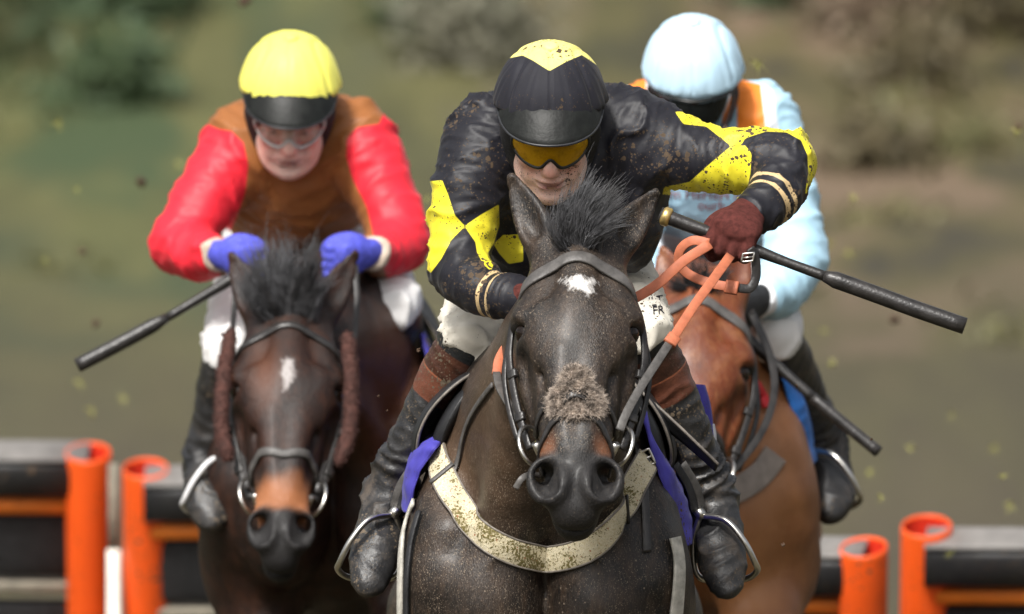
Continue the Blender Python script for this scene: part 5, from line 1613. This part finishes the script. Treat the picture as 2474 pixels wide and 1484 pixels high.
forelock(h2, M['hair_grey'], spec2, 2000, .0011, 8, 46)
def spec3(a, rg):
    return R(150 - 120 * a + rg.normal(0, 8)), .06 * rg.uniform(.6, 1.15), R((.5 - a) * 40), (a - .5) * .06
forelock(h3, M['hair_black'], spec3, 300, .0016, 9)

RED = (.72, .022, .040)
def jack2_attr(v):
    uv = UV(v)
    # brown body and shoulder straps, red sleeves
    poly = [(585, 200), (500, 240), (500, 300), (528, 312), (560, 318), (588, 345), (600, 400), (592, 470), (570, 530), (548, 575), (530, 640), (540, 760), (960, 760), (925, 640), (900, 560), (885, 500), (850, 430), (836, 380), (838, 335), (862, 308), (915, 300), (940, 240), (820, 200)]
    return {'body': poly_sd(uv, poly) / 1136}
M['jacket2'] = silk_mat('red sleeved brown silks', RED, [('body', (.28, .105, .032))], .5, 0, [(-.01, .010, (.55, .45, .36))], var=.08)
M['cap2'] = silk_mat('yellow cap cover', (.88, .84, .15), (), .5, 0, var=.04)
M['cap3'] = silk_mat('pale blue cap cover', (.48, .68, .82), (), .5, 0, var=.04)
M['jacket3'] = silk_mat('pale blue silks with orange shoulders', (.40, .62, .76), [('orange', (.90, .25, .03)), ('white', (.70, .74, .78))], .5, 0, [(-.01, .012, (.80, .82, .85))], var=.06)
c2 = dict(
    label='jockey in red sleeved brown silks and yellow cap on the left horse', base=P(740, 900, 3.45), head=P(700, 268, 3.0), pitch=27, hyaw=0, hroll=1, g=1.3, seed=4., s=1.0,
    j=dict(neck=P(702, 310, 3.12), chest=P(712, 425, 3.20), waist=P(722, 490, 3.42), pelvis=P(738, 530, 3.6),
           sh=[P(598, 348, 3.12), P(852, 336, 3.12)], armmid=[P(516, 452, 3.06), P(912, 440, 3.06)], el=[P(432, 590, 3.0), P(968, 582, 3.0)],
           foremid=[P(482, 616, 2.92), P(928, 612, 2.92)], wr=[P(530, 616, 2.84), P(894, 612, 2.84)],
           hip=[P(665, 590, 3.55), P(815, 590, 3.55)], kn=[P(562, 862, 2.94), P(944, 738, 2.96)],
           an=[P(504, 1105, 3.02), P(1015, 1120, 3.22)], toe=[P(512, 1246, 2.90), P(1005, 1258, 3.08)]),
    hands=[(P(542, 618, 2.82), A(.72, -.66, -.2), A(.15, .25, -.95), A(-.68, -.7, -.1)), (P(882, 614, 2.82), A(-.72, -.66, -.2), A(-.15, .25, -.95), A(.68, -.7, -.1))],
    jr=dict(arm=((.074, .070, .060), (.074, .070, .060)), fore=((.060, .050, .036), (.060, .050, .036)), tw=(.11, .15, .15, .155)),
    cap_r=(.099, .134, .122), cap_fold=2.0, jacket_attr=jack2_attr, m_jacket=M['jacket2'], m_cap=M['cap2'], m_band=M['cap2'], m_button=M['cap2'], m_skin=M['skin_clean'],
    m_breeches=M['breeches_w'], m_boot=M['boot_black'], hs=.84, bs=1.18, fold=.9, m_glove=M['glove_blue'], m_liner=M['liner'], m_peak=M['peak'], m_peakedge=M['peakedge'], m_lens=M['lens_clear'], m_gframe=M['gframe_clear'])
r2 = build_rider(c2)
def jack3_attr(v):
    uv = UV(v)
    o = np.minimum(poly_sd(uv, [(1515, 190), (1575, 190), (1575, 330), (1545, 300), (1520, 245)]), poly_sd(uv, [(1780, 190), (1838, 205), (1852, 260), (1850, 330), (1780, 330)]))
    w = np.minimum(poly_sd(uv, [(1560, 190), (1580, 190), (1580, 330), (1560, 330)]), np.minimum(poly_sd(uv, [(1836, 200), (1866, 215), (1884, 330), (1852, 335)]), poly_sd(uv, [(1590, 560), (1720, 600), (1720, 700), (1590, 700)])))
    return {'orange': o / 1147, 'white': w / 1147}
c3 = dict(
    label='jockey in pale blue silks with orange shoulders and pale blue cap at right', base=P(1690, 900, 3.15), head=P(1673, 222, 2.7), pitch=30, hyaw=0, g=1.3, seed=9.,
    j=dict(neck=P(1675, 300, 2.82), chest=P(1695, 440, 2.92), waist=P(1690, 500, 3.12), pelvis=P(1690, 545, 3.3),
           sh=[P(1560, 300, 2.82), P(1825, 300, 2.82)], armmid=[P(1530, 440, 2.78), P(1893, 440, 2.78)], el=[P(1530, 600, 2.74), P(1922, 622, 2.70)],
           foremid=[P(1560, 680, 2.62), P(1885, 694, 2.62)], wr=[P(1610, 720, 2.54), P(1832, 728, 2.54)],
           hip=[P(1620, 600, 3.25), P(1770, 600, 3.25)], kn=[P(1570, 800, 2.82), P(1862, 806, 2.66)],
           an=[P(1555, 1120, 2.95), P(1990, 1070, 2.95)], toe=[P(1550, 1260, 2.80), P(2008, 1232, 2.80)]),
    hands=[(P(1620, 724, 2.52), A(.6, -.7, -.3), A(.15, .25, -.95), A(-.68, -.7, -.1)), (P(1822, 732, 2.52), A(-.5, -.75, -.3), A(-.15, .25, -.95), A(.68, -.7, -.1))],
    jr=dict(arm=((.075, .066, .060), (.075, .062, .062)), fore=((.060, .052, .036), (.064, .056, .036)), tw=(.13, .18, .165, .17)),
    cap_fold=2.0, fold=1.0, cap_r=(.097, .132, .120), cap_u=.032, cap_cut=.050, cap_tilt=5, gog=dict(hw=74, lo=-.042, hi=.05, rx=.080), peak_len=.010, peak_rise=.0, peak_drop=.008, jacket_attr=jack3_attr, m_jacket=M['jacket3'], m_cap=M['cap3'], m_band=M['cap3'], m_button=M['cap3'], m_skin=M['skin_clean'],
    m_breeches=M['breeches_w'], m_boot=M['boot_black'], m_glove=M['glove_black'], m_liner=M['liner'], m_peak=M['peak'], m_peakedge=M['peakedge'], m_lens=M['lens_dark'], m_gframe=M['gframe'])
r3 = build_rider(c3)

sd2, nc2 = saddle(h2, 'black racing saddle on the left bay horse', None, 'violet blue number cloth on the left bay horse', M['cloth_blue'], cloth_sides=(1,))
sd3, nc3 = saddle(h3, 'black racing saddle on the right bay horse', None, 'bright blue number cloth on the right bay horse', M['cloth_sky'])
for i, sx in ((0, -1), (1, 1)):
    stirrup(sd2, c2['j']['toe'][i], c2['j']['an'][i], sx, h2.B(sx * .22, .18, 1.30), 'stirrup_white')
    stirrup(sd3, c3['j']['toe'][i], c3['j']['an'][i], sx, h3.B(sx * .25, .18, 1.30))
# whips
def simple_whip(a, b, Y0, Y1, label, r0=.0085, fl=.0135, cut=.62):
    n = 24; t = np.linspace(0, 1, n)
    pts = np.array([P(a[0] + (b[0] - a[0]) * k, a[1] + (b[1] - a[1]) * k + 6 * math.sin(k * 3.1), Y0 + (Y1 - Y0) * k) for k in t])
    rad = np.interp(t, [0, .3, .55, .7, 1], [r0 * 1.4, r0 * 1.1, r0, fl, fl])
    return whip(pts, rad, None, cut, label, fl, ('leather', 'gold', 'leather'))
simple_whip((570, 668), (186, 884), 2.76, 2.74, 'black whip pointing down left from the yellow capped rider', .009, .0155, .42)
simple_whip((1790, 805), (2122, 1092), 2.44, 2.36, 'thin black whip slanting down from the pale blue rider', .010, .0125, .5)
# reins of the followers
rn2 = empty('reins', P(700, 700, 2.7), 'brown reins of the left bay horse', 'reins')
free_strap('rein', [P(575, 640, 2.76), P(566, 740, 2.70), P(562, 830, 2.62), P(570, 980, 2.52), P(598, 1180, 2.36)], .012, 'leather', rn2)
free_strap('rein', [P(858, 640, 2.76), P(862, 740, 2.70), P(850, 850, 2.62), P(820, 1000, 2.52), P(766, 1190, 2.36)], .012, 'leather', rn2)
rn3 = empty('reins', P(1760, 760, 2.5), 'black reins of the right bay horse', 'reins')
free_strap('rein', [P(1812, 750, 2.46), P(1860, 860, 2.35), P(1868, 960, 2.25), P(1830, 1060, 2.15), P(1740, 1170, 2.05)], .016, 'leather', rn3)
free_strap('rein', [P(1630, 740, 2.46), P(1560, 860, 2.35), P(1530, 1000, 2.2), P(1560, 1170, 2.05)], .016, 'leather', rn3)
# breast girth and red cloth edge of the right horse
keep = h3.v[h3.q].mean(1); h3.bvh_body = bvh_of(h3.v, h3.q[(keep[:, 1] > 2.4) & (keep[:, 1] < 3.5)])
p, nn = strap_on(h3, [(1872, 1098), (1830, 1150), (1770, 1190), (1700, 1215), (1640, 1222), (1560, 1200), (1500, 1150)], .06, .006, .005, 8, h3.bvh_body)
bg = empty('breast_girth', p[0], 'plain grey breast girth on the right bay horse', 'breast girth')
mb = MB(); mb.strap(smooth_path(p, 4), nn, .055, .006); mb.build('band', M['grey_web'], bg)
p, nn = strap_on(h3, [(1802, 908), (1828, 950), (1850, 990)], .02, .006, .012, 8, h3.bvh_body)
mb = MB(); mb.strap(smooth_path(p, 2), nn, .020, .006); mb.build('red_binding', M['red_web'], nc3)
# ------------------------------------------------------------------ lettering on the clothes, flying turf
def letters(name, txt, origin, right, up, size, mat, parent, shear=0.0):
    cu = bpy.data.curves.new(name, 'FONT'); cu.body = txt; cu.size = size; cu.extrude = .0008; cu.shear = shear; cu.resolution_u = 2
    ob = bpy.data.objects.new(name, cu); scene.collection.objects.link(ob)
    dg = bpy.context.evaluated_depsgraph_get(); me = bpy.data.meshes.new_from_object(ob.evaluated_get(dg))
    bpy.data.objects.remove(ob)
    r_, u_ = nrm(right), nrm(up); u_ = nrm(u_ - r_ * (u_ @ r_)); n_ = np.cross(r_, u_)
    me.transform(Matrix(((*[r_[0], u_[0], n_[0]], origin[0]), (*[r_[1], u_[1], n_[1]], origin[1]), (*[r_[2], u_[2], n_[2]], origin[2]), (0, 0, 0, 1))))
    me.materials.append(mat)
    return link(bpy.data.objects.new(name, me), parent)
def wrap_on(o, v, q, lift=.0025, d=A(0, 1, 0)):
    """press letters on to cloth along d"""
    b = bvh_of(v, q)
    for vt in o.data.vertices:
        p = Vector(vt.co) - Vector(d) * .5
        h = b.ray_cast(p, Vector(d))
        if h[0] is not None: vt.co = h[0] - Vector(d) * lift
M['ink'] = plain('dark blue print', (.012, .012, .03), .6)
M['ink_red'] = plain('faded red print', (.50, .12, .14), .6, .3, 40)
for i, (txt, u, v) in enumerate((('ILT', 1568, 752), ('FR', 1578, 772))):
    o = letters('lettering', txt, P(u, v, -.1), A(1, .0, .05), A(-.25, 0, 1), .022, M['ink'], r1.root); wrap_on(o, r1.bv, r1.bq)
for txt, u, v in (('rn HeHeH iN', 1618, 500), ('ourb', 1690, 528)):
    o = letters('lettering', txt, P(u, v, 2.4), A(1, 0, -.02), A(0, 0, 1), .030, M['ink_red'], r3.root); wrap_on(o, r3.jv, r3.jq)
# clods and grass thrown up by the hooves, each on its own
def clod_mesh(kind, seed):
    rg = np.random.default_rng(seed); mb = MB()
    if kind == 'soil':
        F = Field(*[axis((-.03, .03, .004)) for _ in range(3)])
        for _ in range(4): F.ell(rg.normal(0, .006, 3), rg.uniform(.006, .013, 3), k=.006)
        v, q = F.mesh(1); v = v + .004 * np.stack([noise3(v * 90 + seed), noise3(v * 90 + 9), noise3(v * 90 + 21)], 1); mb.add(v, q)
    nb = 16 if kind == 'grass' else 5
    for _ in range(nb):
        a = rg.normal(0, .006, 3); d = nrm(rg.normal(size=3) + A(0, 0, .6)); L = rg.uniform(.012, .03); w = nrm(np.cross(d, rg.normal(size=3))) * rg.uniform(.0015, .003)
        b = rg.normal(0, .012, 3); m_ = a + d * L * .5 + b * .3; e = a + d * L + b
        mb.add([a - w, a + w, m_ + w * .8, m_ - w * .8, e], [[0, 1, 2, 3]], [[3, 2, 4]])
    return mb
M['soil'] = plain('wet brown soil', (.06, .032, .016), .8, .4, 80)
M['blade'] = plain('torn grass', (.32, .31, .085), .6, .35, 60)
protos = {}
for kind in ('soil', 'grass'):
    for k in range(3):
        mbx = clod_mesh(kind, 11 + k); o = mbx.build(kind, M['soil' if kind == 'soil' else 'blade']); protos[kind, k] = o.data; bpy.data.objects.remove(o)
fly = [(405, 972, 5.5, 'g'), (185, 460, 7, 'g'), (340, 443, 7, 's'), (235, 735, 6, 'g'), (430, 395, 9, 'g'), (110, 630, 8, 'g'), (10, 910, 5, 'g'), (190, 925, 9, 'g'), (300, 965, 9, 'g'), (895, 125, 5.5, 'g'), (1035, 480, 6, 'g'), (220, 1000, 8, 'g'), (60, 880, 7, 'g'), (140, 300, 7, 'g'), (230, 780, 7, 's'), (200, 610, 7, 's'), (1830, 155, 3.5, 'g'), (2010, 880, 6, 'g'), (2140, 1025, 5, 'g'), (2125, 1200, 4.5, 'g'), (2050, 610, 9, 'g'), (2460, 310, 7, 's'), (2455, 320, 4, 'g'), (2000, 590, 9, 'g'), (2040, 970, 7, 'g'), (2200, 1080, 6, 'g'), (2420, 1150, 5, 'g'), (2350, 920, 9, 'g'), (2300, 1000, 8, 'g'), (2160, 770, 7, 's'), (2235, 560, 9, 'g'), (2100, 1140, 7, 'g'), (2290, 1340, 5, 'g'), (2460, 1230, 6, 'g'), (2440, 1220, 6, 'g'), (2060, 480, 7, 'g'), (2330, 1150, 8, 'g'), (1990, 800, 9, 'g'), (2400, 1080, 9, 'g'), (590, 5, 7, 's'), ]
WH = {'s': ('soil_clod', 'brown clod of soil flying in the air beside the riders', 'soil clods in the air'), 'g': ('grass_tuft', 'torn tuft of grass flying in the air beside the riders', 'torn grass in the air')}
fly = [f for i, f in enumerate(fly) if f[3] == 's' or i % 3]
for i, (u, v, d, k) in enumerate(fly):
    nm, lb, gr = WH[k]
    o = bpy.data.objects.new(nm, protos['soil' if k == 's' else 'grass', i % 3]); scene.collection.objects.link(o)
    o.location = P(u, v, d); o.rotation_euler = (i * 1.3, i * .7, i * 2.1); o.scale = [(.75 + .5 * ((i * 37) % 10) / 10) * (.8 if k == 's' else .62)] * 3
    tag(o, lb, 'clod' if k == 's' else 'grass tuft', gr)
# fine specks close to the leading horse
near_fly = [(935, 992, .3), (2105, 1062, .0), (1890, 1318, -.2), (960, 1015, .2), (915, 958, .4), (1010, 845, .3), (1070, 1035, .0), (930, 1165, .3), (1925, 935, .5), (975, 1250, .1)]
for i, (u, v, d) in enumerate(near_fly):
    o = bpy.data.objects.new('soil_clod', protos['soil', i % 3]); scene.collection.objects.link(o)
    o.location = P(u, v, d); o.rotation_euler = (i, i * 2, i * 3); o.scale = [.12 + .05 * (i % 3)] * 3
    tag(o, 'tiny speck of mud flying beside the leading horse', 'clod', 'mud specks in the air')
